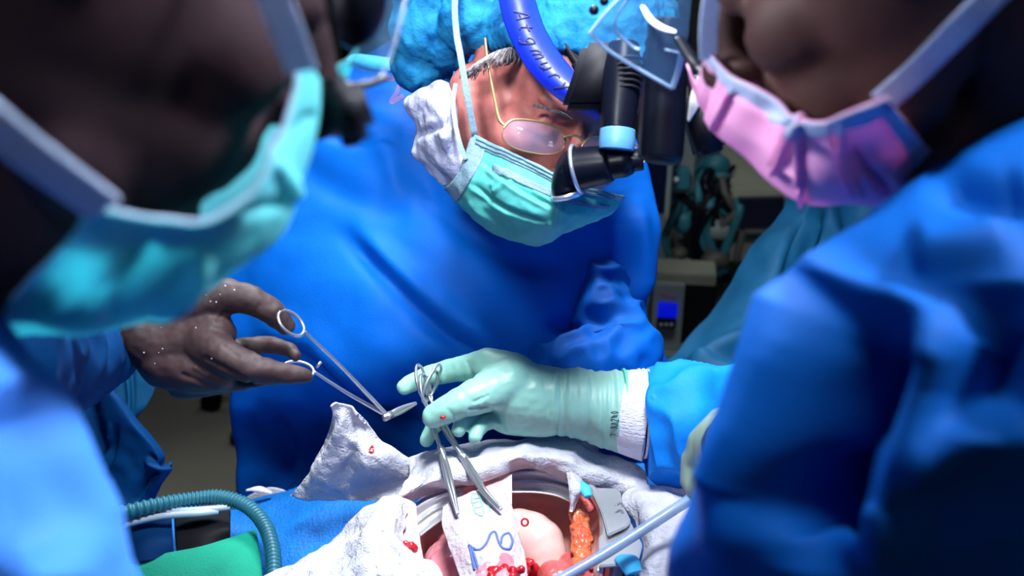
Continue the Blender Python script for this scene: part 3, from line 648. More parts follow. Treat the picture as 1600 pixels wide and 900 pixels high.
for x, y in [(321, 443), (316, 448), (327, 449), (322, 461), (329, 471), (344, 460), (366, 453), (352, 447), (252, 512), (248, 551), (242, 568), (254, 545), (225, 551), (306, 512), (331, 560), (338, 472), (300, 470)]:
    dv = W(x, y, 1)-CAM; dv /= np.linalg.norm(dv); ok, hit, _n, _i = glb.ray_cast(Vector(CAM), Vector(dv))
    if ok: MB().ell(np.array(hit), [random.uniform(.0004, .0008)]*3).build('water_drop', M['knit'], glb)
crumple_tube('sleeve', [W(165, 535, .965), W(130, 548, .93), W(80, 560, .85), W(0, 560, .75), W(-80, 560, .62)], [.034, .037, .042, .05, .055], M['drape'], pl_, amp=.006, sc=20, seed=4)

# surgeon on the right --------------------------------------------
HR = Head((1142, -4, .60), (-.75, -.35, -.55), (-.50, .86, .10))
pr_ = thing('person', 'surgeon on the right in a blue gown with a lilac pink pleated mask', 'person', (.42, .25, 0))
body_mesh(HR, M['skin_r'], pr_, None, [
    ([None, P3(.37, .43, 1.36), P3(.41, .37, 1.12), P3(.42, .27, .92)], [.055, .08, .085, .09]),
    ([P3(.37, .43, 1.36), P3(.37, .50, 1.36), W(1400, 600, .83), W(1160, 650, 1.02), W(900, 630, 1.085)], [.07, .052, .038, .026, .020]),
    ([P3(.37, .43, 1.36), P3(.31, .37, 1.33), P3(.34, .38, 1.15), W(1150, 700, .80)], [.07, .055, .042, .026])]+legs(.42, .25))
cap_mesh(HR, M['cap'], pr_, infl=.008, keep=lambda q: q[:, 2] > .5*q[:, 0]+.055)
gr = [(120, 1690, 2500, .60, .50), (165, 1602, 2500, .57, .45), (215, 1520, 2500, .56, .43), (262, 1440, 2500, .55, .42), (320, 1372, 2500, .55, .41), (390, 1292, 2500, .54, .40), (450, 1264, 2500, .54, .39),
      (520, 1234, 2500, .54, .38), (610, 1190, 2500, .54, .385), (700, 1142, 2500, .54, .39), (780, 1100, 2500, .55, .40), (850, 1062, 2500, .55, .40),
      (920, 1052, 2500, .56, .41), (1050, 1070, 2500, .55, .43), (1400, 1130, 2500, .57, .47), (2200, 1200, 2500, .67, .58), (3000, 1250, 2500, .90, .82)]
rows = [[(xl+(xr-xl)*t, y, de-(de-dc)*math.sin(PI*min(1, t*1.0))**.32) for t in (0, .03, .1, .2, .32, .45, .6, .8, 1)] for y, xl, xr, de, dc in gr]
loft('gown', rows, M['gown_shaded'], pr_, 200, 200, .20, folds=[
    ([(1275, 400), (1240, 560), (1180, 700), (1120, 880)], 34, .020, 'r'), ([(1400, 480), (1370, 600), (1310, 740), (1260, 900)], 55, -.045, 'r'), ([(1275, 395), (1340, 450), (1460, 480)], 26, .008, 'r'),
    ([(1465, 470), (1430, 600), (1380, 760), (1350, 900)], 48, .022, 'r'), ([(1560, 440), (1570, 560), (1550, 680)], 60, -.030, 'r'),
    ([(1600, 660), (1500, 690), (1420, 740)], 30, .012, 'r'), ([(1600, 360), (1500, 390), (1420, 400)], 40, .012, 'r'), ([(1440, 270), (1540, 300), (1600, 290)], 30, -.012, 'r')],
    ns=8, na=.006, seed=21, away=(.5, .6, 0))
# far arm sleeve, cuff and mint glove
crumple_tube('sleeve', [W(1012, 662, 1.070), W(1045, 662, 1.068), W(1098, 655, 1.045), W(1160, 650, 1.01), W(1240, 640, .96), W(1400, 605, .83), W(1490, 560, .66)], [pr(72, 1.07), pr(84, 1.07), pr(80, 1.04), pr(70, 1.0), .046, .056, .07], M['sleeve'], pr_, n=90, k=130, amp=.010, sc=15, seed=8)
kn = MB(); kn.tube([W(978, 643, 1.08), W(990, 645, 1.078), W(1016, 650, 1.075)], [pr(66, 1.08), pr(68, 1.08), pr(72, 1.07)], 60, 20); kc = kn.build('knit_cuff', M['knit'], pr_)
for k in range(3):
    MB().ring(W(999+7*k, 646, 1.077), UPV, FW, pr(68, 1.08), pr(68, 1.08), pr(2.4, 1.08), 60).build('knit_ridge', M['knit'], kc)
def mp(x, y, d=0): return W(x, y, 1.08+d)
gm = MB()
def chm(pts, st=.2): gm.balls([mp(*p[:3]) for p in pts], [pr(p[3], 1.08+p[2]) for p in pts], st)
chm([(905, 628, 0, 50), (860, 626, 0, 53), (815, 618, -.002, 54), (782, 606, 0, 42)])
chm([(850, 640, 0, 44), (800, 645, .0, 36), (778, 640, .004, 30)])
chm([(800, 592, .0, 42), (762, 572, .006, 29)])
chm([(762, 570, .008, 27), (728, 575, .016, 21), (700, 580, .022, 18.5), (668, 588, .024, 16.5), (640, 600, .022, 14), (632, 605, .02, 12.5)])       # index finger, behind the rings
chm([(795, 600, -.012, 42), (755, 615, -.028, 31), (722, 628, -.036, 25), (695, 641, -.038, 22), (678, 650, -.036, 19.5)])       # thumb in front
chm([(735, 625, .006, 20), (700, 645, .002, 15), (676, 668, -.002, 12.5), (667, 688, -.002, 11.5)])     # middle finger pointing down
chm([(785, 636, .004, 22), (752, 642, -.004, 14), (732, 652, -.016, 12.5), (720, 662, -.026, 12), (717, 672, -.030, 11.5)])       # ring finger
chm([(800, 652, .004, 22), (775, 654, -.002, 15), (757, 662, -.016, 12.5), (746, 672, -.026, 12), (742, 683, -.030, 11.5)])     # little finger
def wm(co, nn):
    q = proj(co); D = np.zeros(len(co))
    for (x0, y0), (x1, y1), wd, am in [((742, 628), (762, 618), 2.5, -.0016), ((752, 634), (758, 618), 2, .0012), ((770, 640), (790, 672), 4, -.002), ((735, 640), (760, 636), 3, -.002),
            ((730, 566), (738, 590), 3, -.001), ((676, 578), (684, 596), 3, -.0012), ((700, 640), (712, 655), 3, -.001), ((868, 580), (862, 660), 4, .0014), ((876, 590), (880, 670), 3, -.0014), ((850, 590), (856, 640), 4, -.001)]:
        a = np.array([x0, y0]); ab = np.array([x1-x0, y1-y0]); t = np.clip(((q-a)@ab)/(ab@ab), 0, 1); D += am*np.exp(-((np.linalg.norm(q-a-t[:, None]*ab, axis=1)/wd)**2))
    D += np.array([noise.fractal(Vector(p*80), 1, 2, 2)*.0008 for p in co]); return co+nn*D[:, None]
glm = remesh(gm, 'glove', M['glove_mint'], .0016, 7, pr_, wm)
cf = MB(); C = [(872, 628), (890, 629), (920, 633), (950, 638), (978, 643)]
k = 70; Cc = crv(np.array([mp(*c) for c in C]), k); rr = crv(np.array([[50], [54], [56], [60], [64.5]])*1.08/FPX, k)[:, 0]
T, U_, V_ = frames(Cc); aa = np.linspace(0, 2*PI, 96, endpoint=False); Pc = Cc[:, None]+rr[:, None, None]*(np.cos(aa)[None, :, None]*U_[:, None]+np.sin(aa)[None, :, None]*V_[:, None])
Nc = Pc-Cc[:, None]; Nc /= np.linalg.norm(Nc, axis=2, keepdims=True)
Dc = np.zeros(Pc.shape[:2])
for j in range(k):
    for i in range(96):
        p = Pc[j, i]; Dc[j, i] = noise.fractal(Vector((p[0]*110, p[1]*18, p[2]*18)), 1, 2, 2)*.0030
Pc = Pc+Nc*Dc[..., None]
cuff = finish('glove_cuff', Pc.reshape(-1, 3), grid_faces(k, 96, closed=True), M['glove_cuff'], glm)
so = cuff.modifiers.new('thick', 'SOLIDIFY'); so.thickness = .0012
MB().ring(mp(975, 642.5), UPV, FW, pr(65, 1.08), pr(65, 1.08), pr(2.6, 1.08), 72).build('cuff_hem', M['glove_green'], glm)
Pr_ = []
for v in np.linspace(0, 1, 12):        # printed size on the cuff
    Pr_.append([mp(952+16*v, 682-46*u, -math.sqrt(max(0, pr(63, 1.08)**2-(pr(682-46*u-641, 1.08)**2)))-.0016) for u in np.linspace(0, 1, 30)])
Pr_ = np.array(Pr_); Nr_ = face_cam(Pr_, normals(Pr_)); write_on('printed_size', Pr_[::-1], Nr_[::-1], '7 1/2 0', .04, .15, .10, .7, .125, .00045, M['ink'], glm, .0012)
mb = MB(); mb.ell(mp(692, 652, -.0495), (.003, .002, .002)); mb.build('blood_spot', M['red'], glm)
# near hand of the same surgeon
gn = MB()
def chn(pts): gn.balls([W(p[0], p[1], p[2]) for p in pts], [pr(p[3], p[2]) for p in pts], .25)
chn([(1240, 700, .74, 60), (1190, 700, .79, 66), (1140, 700, .84, 58)]); chn([(1190, 665, .79, 40), (1160, 642, .83, 22), (1150, 700, .85, 22)])
chn([(1180, 670, .80, 34), (1128, 658, .85, 23), (1096, 690, .87, 22), (1086, 726, .88, 20)]); chn([(1160, 690, .82, 36), (1110, 690, .86, 24), (1084, 720, .88, 21), (1080, 752, .88, 18)])
chn([(1170, 720, .80, 36), (1120, 740, .85, 24), (1090, 765, .87, 20)]); chn([(1180, 740, .79, 34), (1130, 775, .84, 22), (1105, 795, .86, 18)])
remesh(gn, 'glove', mat('glove_near_olive', (0.40, 0.55, 0.42), .45), .0022, 5, pr_)
crumple_tube('sleeve', [W(1180, 700, .80), W(1260, 700, .73), W(1340, 690, .62), W(1400, 650, .52)], [.036, .042, .045, .05], M['gown_lit'], pr_, amp=.004, sc=15, seed=2)
# pink mask
rm = [[(1108, 84, .60), (1098, 100, .615), (1092, 122, .63), (1084, 130, .67), (1070, 100, .72)],
      [(1140, 118, .575), (1124, 140, .60), (1106, 168, .62), (1098, 186, .66), (1085, 150, .72)],
      [(1180, 140, .555), (1160, 168, .585), (1138, 205, .61), (1122, 214, .65), (1110, 170, .72)],
      [(1214, 160, .545), (1198, 190, .575), (1180, 234, .60), (1164, 246, .65), (1150, 200, .72)],
      [(1238, 186, .538), (1228, 218, .565), (1216, 268, .595), (1202, 284, .645), (1190, 230, .72)],
      [(1280, 194, .53), (1270, 232, .555), (1262, 290, .59), (1256, 318, .64), (1240, 270, .70)],
      [(1316, 182, .522), (1318, 225, .545), (1322, 290, .585), (1322, 320, .64), (1310, 280, .70)],
      [(1350, 170, .515), (1362, 215, .54), (1384, 272, .58), (1398, 318, .63), (1400, 290, .69)],
      [(1388, 156, .512), (1410, 185, .53), (1444, 224, .56), (1475, 252, .61), (1500, 260, .67)]]
rf = [([(1120, 100), (1105, 150), (1092, 190)], 6, -.003, 'r'), ([(1136, 150), (1190, 175), (1236, 200)], 5, -.004, 's'), ([(1145, 145), (1118, 196)], 5, .003, 's'),
      ([(1240, 196), (1212, 262)], 6, -.006, 's'), ([(1250, 200), (1255, 315)], 4, .004, 's'), ([(1308, 196), (1318, 250), (1345, 312)], 5, -.008, 's'), ([(1330, 230), (1360, 270), (1400, 306)], 9, -.006, 'r'),
      ([(1216, 268), (1252, 290)], 4, -.002, 'r'), ([(1220, 258), (1252, 280)], 4, .002, 'r'), ([(1365, 175), (1405, 215), (1440, 250)], 5, -.002, 's')]
rm = [[(x, y, d-(0 if i < 4 else .010*min(i-3, 3))) for x, y, d in r] for i, r in enumerate(rm)]
Pk, Nk = surf(rm, 90, 170, folds=rf, ns=12, na=.0010, seed=6)
mr = sheet_mesh('surgical_mask', Pk, Nk, .0014, M['pink'], pr_)
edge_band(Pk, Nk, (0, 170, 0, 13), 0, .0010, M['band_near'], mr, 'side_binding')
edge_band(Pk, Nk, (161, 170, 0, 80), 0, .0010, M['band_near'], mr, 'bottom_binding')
ribbon('mask_tie', [W(1108, 92, .60), W(1108, 40, .585), W(1118, -20, .57), W(1150, -90, .55)], .010, (0, -1, .3), M['band_near'], pr_)
ribbon('mask_tie', [W(1376, 162, .512), W(1430, 115, .50), W(1500, 45, .48), W(1570, -25, .47), (W(1700, -150, .46))], .0125, (0, -1, .3), M['band_near'], pr_)
# eye shield loupes of the right surgeon
rl = thing('surgical_loupes', 'black twin barrel loupes with a clear visor worn by the surgeon on the right', 'magnifier', W(1050, 120, .74))
def barrel(a, b, ra, rb, m, name='barrel', n=40): return MB().tube([W(*a), W(*(np.array(a)*.97+np.array(b)*.03)), W(*(np.array(a)*.03+np.array(b)*.97)), W(*b)], [pr(ra*.85, a[2]), pr(ra, a[2]), pr(rb, b[2]), pr(rb*.85, b[2])], n, 40).build(name, m, rl)
barrel((1046, 40, .76), (1033, 236, .77), 34, 35, M['black']); barrel((1018, 90, .77), (1012, 240, .78), 14, 16, M['black'], 'side_rail')
MB().tube([W(1034, 228, .77), W(1033, 246, .771), W(1032, 254, .771)], [pr(34, .77), pr(33, .77), pr(24, .77)], 40, 20).build('objective', M['black_matte'], rl)
for k in range(4): MB().ring(W(1038+2*k, 120-18*k, .765), RT, rot_cam((0, .4, .9)), pr(35, .765), pr(35, .765), pr(1.6, .765), 40).build('focus_ring', M['black_matte'], rl)
mb = MB(); mb.box(W(1098, 196, .80), rot_cam((.95, .3, 0))*pr(24, .8), rot_cam((-.3, .95, .1))*pr(46, .8), FW*.012, .3); mb.build('second_barrel', M['black_matte'], rl)
mb = MB(); mb.tube([W(1089, 136, .785), W(1086, 158, .785), W(1075, 190, .786)], [pr(7, .78), pr(9, .78), pr(2, .78)], 16, 20, .5); mb.build('white_clip', M['white_glow'], rl)
mb = MB(); mb.ell(W(1089, 126, .77), [pr(9, .77)]*3); mb.build('pivot_knob', M['black'], rl)
mb = MB(); mb.ell(W(1090, 124, .757), [pr(3, .77)]*3); mb.build('pivot_pin', M['steel'], rl)
def plate(name, pts, th, m, par, push=(0, 0, 0)):
    V = np.array([W(*p) for p in pts]); n = np.cross(V[1]-V[0], V[2]-V[0]); n /= np.linalg.norm(n)
    V2 = V+n*th; k = len(V); F = [list(range(k))[::-1], [k+i for i in range(k)]]+[[i, (i+1) % k, k+(i+1) % k, k+i] for i in range(k)]
    return finish(name, list(V)+list(V2), F, m, par, False)
vis = [(988, -20, .70), (921, 52, .72), (958, 84, .73), (1050, 137, .74), (1066, 85, .73), (1075, 50, .71), (1080, -20, .69)]
plate('visor', vis, .002, M['shield'], rl)
for pts, r in (([(1000, -30, .70), (955, 10, .708), (921, 52, .72)], .0020), ([(921, 52, .72), (958, 84, .73), (1050, 138, .74)], .0026), ([(1050, 138, .74), (1060, 110, .735), (1068, 70, .72)], .0022),
               ([(985, -10, .70), (960, 40, .715), (985, 70, .725), (1000, 78, .725)], .0014), ([(1040, 78, .72), (1068, 84, .73)], .0014)):
    MB().tube([W(*p) for p in pts], r, 8, 30, .5).build('visor_edge', M['shield_edge'], rl)
MB().tube([W(1004, 10, .695), (W(1018, 32, .69)), W(1036, 44, .69), W(1056, 50, .69)], [pr(4, .69), pr(6, .69), pr(6, .69), pr(3, .69)], 14, 30, .5).build('highlight_rim', M['white_glow'], rl)  # bright highlight along the lens edge, modelled as a white tube
MB().tube([W(1060, 60, .70), (W(1078, 88, .69)), W(1096, 110, .68), W(1112, 118, .66)], [pr(9, .7), pr(12, .7), pr(10, .7), pr(8, .7)], 14, 30, .5).build('nose_bridge', M['black'], rl)
mb = MB(); mb.ell(W(928, 16, .76), [pr(8, .76)]*3); mb.ell(W(944, 2, .76), [pr(7, .76)]*3); mb.build('frame_knob', M['black'], rl)

# ------------------------------------------------------------------ operating table, patient, drapes
tb = thing('operating_table', 'operating table under the blue drapes and gauze', 'table', (0.0, .70, 0))
mb = MB(); mb.box((-.02, .705, .76), (.88, 0, 0), (0, .235, 0), (0, 0, .035), .3); mb.build('table_top', M['black_matte'], tb)
mb = MB(); mb.box((0, .70, .42), (.14, 0, 0), (0, .12, 0), (0, 0, .32), .1); mb.build('column', M['steel_sat'], tb)
mb = MB(); mb.box((0, .70, .06), (.38, 0, 0), (0, .22, 0), (0, 0, .06), .3); mb.build('base', M['grey'], tb)
CAVC = Z(805, 880, 1.0)
pt = thing('person', 'patient lying on the table with an open surgical wound framed by gauze', 'person', (0, .74, .80))
b = MB(); b.balls([P3(.74, .74, .86), P3(.58, .74, .85)], [.070, .05])
for s in (1, -1): b.balls([P3(.40, .74+.05*s, .862), P3(.08, .76+.07*s, .870), P3(-.20, .76+.05*s, .842), P3(-.45, .75+.04*s, .842)], [.065, .072, .048, .042])
for s in (1, -1): b.balls([P3(-.45, .75+.07*s, .843), P3(-.9, .75+.08*s, .834)], [.045, .036]); b.balls([P3(.38, .75+.12*s, .86), P3(.05, .75+.17*s, .84), P3(-.2, .75+.17*s, .833)], [.045, .036, .03])
def dent(co, nn):
    r = np.hypot((co[:, 0]-CAVC[0])/.115, (co[:, 1]-CAVC[1])/.12); k = np.clip(1.5-r, 0, 1); k = k*k*(3-2*k); up = co[:, 2] > .88
    co = co.copy(); co[up, 2] = co[up, 2]*(1-k[up])+.88*k[up]; return co
remesh(b, 'body', M['skin_p'], .008, 4, pt, dent)
def hz(x, y):
    t = min(max((x+.33)/.20, 0), 1); t = t*t*(3-2*t); return .895+.06*t
def drape_sheet():
    xs = np.linspace(-.95, .9, 240); prof = [(-.02, .55), (.0, .80), (.03, 1.0), (.15, 1.0), (.40, 1.0), (.60, 1.0), (.985, 1.0), (1.0, .97), (1.012, .8), (1.015, .55)]
    prof = crv(np.array([(.43+(y*.55), q) for y, q in prof]), 150); P = np.zeros((150, 240, 3))
    for j, (y, q) in enumerate(prof):
        for i, x in enumerate(xs):
            z = hz(x, y); P[j, i] = (x, y, z if q >= .999 else z-(1-q)*1.0)
    N = face_cam(P, normals(P)); N = np.where(N[..., 2:3] < -.2, -N, N); return nz(P, 9, .010, N, 4), N
Pd, Nd = drape_sheet(); ds = sheet_mesh('surgical_drape', Pd, Nd, .0015, M['pad'])
bm = bmesh.new(); bm.from_mesh(ds.data)
kill = [v for v in bm.verts if ((v.co.x-CAVC[0])/.115)**2+((v.co.y-CAVC[1])/.125)**2 < 1]
bmesh.ops.delete(bm, geom=kill, context='VERTS'); bm.to_mesh(ds.data); bm.free()
tag(ds, 'bright blue sheet spread over the patient and the table', 'drape')
z1 = lambda z: (lambda p: Z(*p) if len(p) == 3 else Z(p[0], p[1], z))
def lay(name, rows, m, z, parent=None, **k): return patch(name, rows, m, parent, conv=z1(z), **k)

# chest opening
cen = np.array([808, 880]); rim = [(640, 842), (668, 795), (715, 768), (770, 752), (830, 748), (890, 752), (930, 772), (952, 815), (955, 880), (930, 960), (850, 1010), (740, 1005), (660, 950), (632, 890)]
def ringz(s, z): return [(*(cen+(np.array(p)-cen)*s), z) for p in rim]
Pq, Nq = surf([ringz(1.12, .99), ringz(1.03, 1.012), ringz(.98, 1.008), ringz(.90, .988), ringz(.78, .972), ringz(.6, .962), ringz(.2, .955), ringz(.02, .955)], 120, 60, closed=True, conv=lambda p: Z(*p), ns=28, na=.004)
cav = finish('wound_wall', Pq.reshape(-1, 3), grid_faces(60, 120, closed=True), M['cavity'], pt)
cs = cav.modifiers.new('t', 'SOLIDIFY'); cs.thickness = .002
def lump(name, balls, m, parent, vx=.0018, amp=.002, sc=60, it=6):
    q = MB()
    for c, r in balls: q.ell(c, r if np.ndim(r) else [r]*3)
    return remesh(q, name, m, vx, it, parent, lambda co, nn: co+nn*np.array([noise.fractal(Vector(p*sc), 1, 2, 3)*amp for p in co])[:, None])
lb = [(Z(812, 835, .985), .026), (Z(826, 842, .985), .028), (Z(840, 852, .985), .027), (Z(848, 866, .982), .024), (Z(850, 884, .975), .022)]
lump('pale_organ', lb, M['lung'], pt, amp=.001, sc=30, it=14)
lump('heart', [(Z(712, 856, .99), .020), (Z(705, 876, .985), .024), (Z(712, 900, .985), .028), (Z(735, 915, .98), .03), (Z(735, 850, .985), .02), (Z(760, 900, .98), .025)], M['heart'], pt, amp=.003, sc=45, it=8)
rb = [(Z(random.uniform(768, 905), random.uniform(880, 925), random.uniform(.975, 1.0)), random.uniform(.004, .010)) for _ in range(46)]
rb += [(Z(random.uniform(800, 835), random.uniform(872, 888), 1.0), random.uniform(.003, .006)) for _ in range(10)]
lump('red_tissue', rb, M['red'], pt, .0014, .002, 90, 3)
lump('pink_tissue', [(Z(x, y, .99), r) for x, y, r in ((870, 905, .018), (895, 895, .014), (915, 900, .016), (890, 880, .010), (935, 905, .014))], M['tissue'], pt)
fb = []
for t in np.linspace(0, 1, 60):
    for k in range(3): fb.append((Z(904+8*t+random.uniform(-12, 12)*(0.8+.3*t), 788+98*t, 1.018-.012*t+random.uniform(-.003, .003)), random.uniform(.0028, .0052)))
lump('orange_fat', fb, M['fat'], pt, .0014, .0015, 120, 2)
lump('wound_clot', [(Z(x, y, 1.022), r) for x, y, r in ((788, 768, .004), (792, 775, .0035), (794, 783, .0025), (786, 773, .003))], M['red'], pt, .001, .001, 120, 2)
mb = MB(); mb.ring(W(820, 816, .985), RT, UPV, .0030, .0032, .0010, 20); mb.build('blood_ring', M['red'], pt)
lay('skin_flap', [[(612, 792), (622, 778), (640, 780), (650, 786)], [(612, 822), (624, 806), (640, 806), (652, 812)], [(622, 848), (632, 836), (646, 838), (656, 842)], [(634, 862), (642, 866), (652, 872), (662, 878)]], M['skin_flap'], 1.03, pt, th=.004, ns=40, na=.004, nu=40, nv=40)
lump('wound_clot', [(Z(634, 849, 1.036), .003), (Z(642, 852, 1.036), .0035), (Z(648, 856, 1.034), .003)], M['red'], pt, .001, .001, 120, 2)
lay('skin_edge', [[(730, 772), (760, 758), (785, 748), (800, 742)], [(735, 786), (765, 776), (790, 770), (800, 766)], [(745, 796), (770, 792), (790, 790), (800, 786)]], M['skin_flap'], 1.042, pt, th=.004, ns=40, na=.003, nu=40, nv=30)
lay('wound_edge', [[(895, 752), (912, 756), (925, 768), (930, 790)], [(893, 775), (906, 778), (914, 788), (916, 800)]], M['tissue'], 1.022, pt, th=.004, ns=40, na=.003, nu=40, nv=20)

lump('blood_stained_tissue', [(Z(random.uniform(748, 800), random.uniform(876, 915), random.uniform(1.045, 1.052)), random.uniform(.004, .008)) for _ in range(30)], M['heart'], pt, .0014, .002, 90, 3)
lump('red_tissue', [(Z(random.uniform(765, 815), random.uniform(888, 915), random.uniform(1.052, 1.058)), random.uniform(.003, .005)) for _ in range(16)], M['red'], pt, .0012, .002, 90, 3)
# retractor
rt = thing('retractor', 'curved polished steel retractor holding the wound open', 'retractor', Z(850, 770, 1.02))
def blade(name, top, bot, zt, zb, bulge):
    rows = []
    for v, bz in ((0, .2), (.08, -.3), (.3, -1.1), (.45, -1.0), (.52, -.5), (.6, -1.1), (.85, -1.2), (1, 0)):
        rows.append([W(*( np.array(a)*(1-v)+np.array(c)*v), float((1.7-(zt*(1-v)+zb*v))/(math.sin(PITCH)+((a[1]*(1-v)+c[1]*v)-450)/FPX*math.cos(PITCH)))-bz*bulge) for a, c in zip(top, bot)])
    A = np.array(rows); A = crv(A, 60).transpose(1, 0, 2); A = crv(A, 60).transpose(1, 0, 2); N = face_cam(A, normals(A))
    return sheet_mesh(name, A, N, .0016, M['steel_sat'], rt)
blade('blade', [(798, 738), (835, 736), (870, 741), (900, 750)], [(798, 768), (835, 768), (868, 773), (893, 783)], 1.027, 1.021, .006)
blade('blade', [(637, 803), (662, 786), (690, 774), (718, 764)], [(652, 840), (684, 815), (712, 797), (738, 782)], 1.027, 1.021, .006)
mb = MB(); mb.tube([Z(900, 752, 1.03), Z(925, 768, 1.03), Z(940, 795, 1.028), Z(944, 830, 1.024), Z(938, 866, 1.02), Z(934, 900, 1.015)], [.0045]*6, 14, 50, 1.6); mb.build('ring_arm', M['steel_sat'], rt)
def zplate(name, pts, z, th, m, par, bev=.0012):
    V = [Vector(Z(x, y, z if len(q) == 0 else q[0])) for x, y, *q in pts]; bm = bmesh.new(); vs = [bm.verts.new(v) for v in V]; f = bm.faces.new(vs)
    r = bmesh.ops.extrude_face_region(bm, geom=[f]); bmesh.ops.translate(bm, vec=(0, 0, -th), verts=[g for g in r['geom'] if isinstance(g, bmesh.types.BMVert)])
    bmesh.ops.recalc_face_normals(bm, faces=bm.faces[:])
    if bev: bmesh.ops.bevel(bm, geom=bm.edges[:], offset=bev, segments=2, affect='EDGES')
    me = bpy.data.meshes.new(name); bm.to_mesh(me); bm.free(); me.materials.append(m); o = bpy.data.objects.new(name, me); COL.objects.link(o)
    if par: put(o, par)
    return o
zplate('side_plate', [(922, 761), (962, 762), (970, 768), (972, 785), (986, 812), (980, 822), (950, 836), (940, 800)], 1.036, .003, M['steel_sat'], rt)
zplate('side_plate', [(936, 838), (950, 824), (984, 812), (1004, 850), (996, 880), (936, 884)], 1.030, .004, M['steel_sat'], rt)
mb = MB(); mb.tube([Z(905, 754, 1.045), Z(914, 764, 1.047), Z(919, 776, 1.045)], [.004, .0055, .004], 14, 20, .6); mb.build('blue_clip', M['bright'], rt)
mb = MB(); mb.tube([Z(962, 790, 1.045), Z(970, 786, 1.045), Z(974, 792, 1.045)], .0012, 8, 20); mb.build('hook', M['steel'], rt)

# gauze and towels
gz = dict(ns=17, na=.010, ns2=60, na2=.0016)
def gauze(label, rows, z, m='white', nu=90, nv=90, seed=1, **k):
    kk = dict(gz); kk.update(k); o = lay('gauze_swab', rows, M[m], z, nu=nu, nv=nv, seed=seed, th=.002, **kk)
    return tag(o, label, 'gauze', 'white gauze swabs packed around the wound')
gauze('white gauze tented to a peak in front of the middle surgeon, with one red spot', [[(522, 640, 1.10), (528, 632, 1.105), (540, 636, 1.10), (552, 648, 1.09)],
    [(512, 680, 1.06), (535, 672, 1.075), (565, 672, 1.07), (596, 688, 1.055)], [(492, 725, 1.02), (528, 722, 1.04), (580, 718, 1.045), (645, 722, 1.03)],
    [(462, 765, .985), (505, 768, .99), (565, 765, 1.0), (668, 748, 1.01)], [(452, 776, .975), (500, 782, .975), (560, 785, .985), (640, 775, 1.0)]], 1.0, seed=2, na=.007,
    folds=[([(540, 640), (520, 700), (480, 765)], 7, .006, 'r'), ([(555, 690), (545, 730), (520, 765)], 12, -.008, 'r')])
for x, y, r in ((583, 702, .0035), (580, 696, .002), (578, 757, .004), (571, 766, .003)): pass
gauze('white gauze band behind the steel blade, below the mint glove', [[(636, 716, 1.03), (690, 700, 1.035), (760, 690, 1.045), (830, 684, 1.05), (880, 686, 1.05), (930, 700, 1.04), (1000, 735, 1.03)],
    [(640, 745, 1.03), (690, 726, 1.05), (760, 712, 1.06), (830, 708, 1.065), (880, 712, 1.06), (940, 730, 1.05), (1010, 752, 1.03)],
    [(620, 775, 1.03), (680, 752, 1.05), (745, 738, 1.055), (800, 724, 1.055), (862, 722, 1.055), (925, 742, 1.045), (1010, 765, 1.03)],
    [(618, 790, 1.015), (670, 775, 1.02), (720, 760, 1.025), (795, 740, 1.03), (862, 738, 1.03), (915, 756, 1.025), (1005, 785, 1.02)]], 1.03, seed=5, nu=160, nv=70, na=.008,
    folds=[([(800, 700), (850, 725), (900, 735), (960, 760)], 8, .006, 'r'), ([(690, 760), (760, 735), (810, 722)], 7, .006, 'r'), ([(900, 700), (950, 725), (990, 755)], 14, -.008, 'r')])
gauze('large white gauze heap left of the wound, nearest the green towel', [[(596, 772, 1.03), (612, 768, 1.035), (628, 776, 1.035), (640, 790, 1.03)],
    [(558, 796, 1.02), (590, 790, 1.045), (618, 800, 1.05), (630, 826, 1.035)], [(530, 836, 1.0), (580, 830, 1.045), (618, 835, 1.055), (640, 858, 1.035)],
    [(482, 868, .985), (550, 868, 1.03), (620, 868, 1.05), (672, 882, 1.035)], [(420, 890, .98), (520, 905, 1.02), (620, 905, 1.045), (690, 912, 1.03)],
    [(380, 940, .97), (500, 950, 1.0), (620, 950, 1.02), (700, 950, 1.02)]], 1.03, seed=9, nu=120, nv=120, na=.010)
gauze('white gauze pad on the right of the wound under the clear tube', [[(985, 756, 1.03), (1010, 748, 1.04), (1040, 744, 1.045), (1066, 752, 1.04), (1110, 760, 1.03)],
    [(976, 785, 1.03), (1008, 785, 1.045), (1040, 785, 1.05), (1066, 790, 1.045), (1110, 800, 1.03)], [(992, 830, 1.025), (1015, 830, 1.04), (1045, 830, 1.045), (1070, 830, 1.04), (1110, 830, 1.03)],
    [(1000, 880, 1.02), (1020, 880, 1.035), (1045, 880, 1.035), (1070, 880, 1.03), (1110, 880, 1.02)], [(1000, 940, 1.02), (1020, 940, 1.02), (1045, 940, 1.02), (1070, 940, 1.02), (1110, 940, 1.01)]], 1.03, seed=12)
gauze('narrow white gauze strip hanging over the steel blade into the wound', [[(884, 738, 1.052), (892, 736, 1.055), (902, 739, 1.052), (912, 748, 1.045)], [(888, 760, 1.05), (896, 758, 1.052), (906, 762, 1.05), (910, 768, 1.045)],
    [(889, 780, 1.04), (894, 780, 1.042), (899, 781, 1.04), (903, 783, 1.035)], [(889, 798, 1.03), (892, 800, 1.032), (895, 800, 1.03), (898, 797, 1.028)]], 1.04, seed=14, nu=30, nv=50, na=.002, na2=.001)
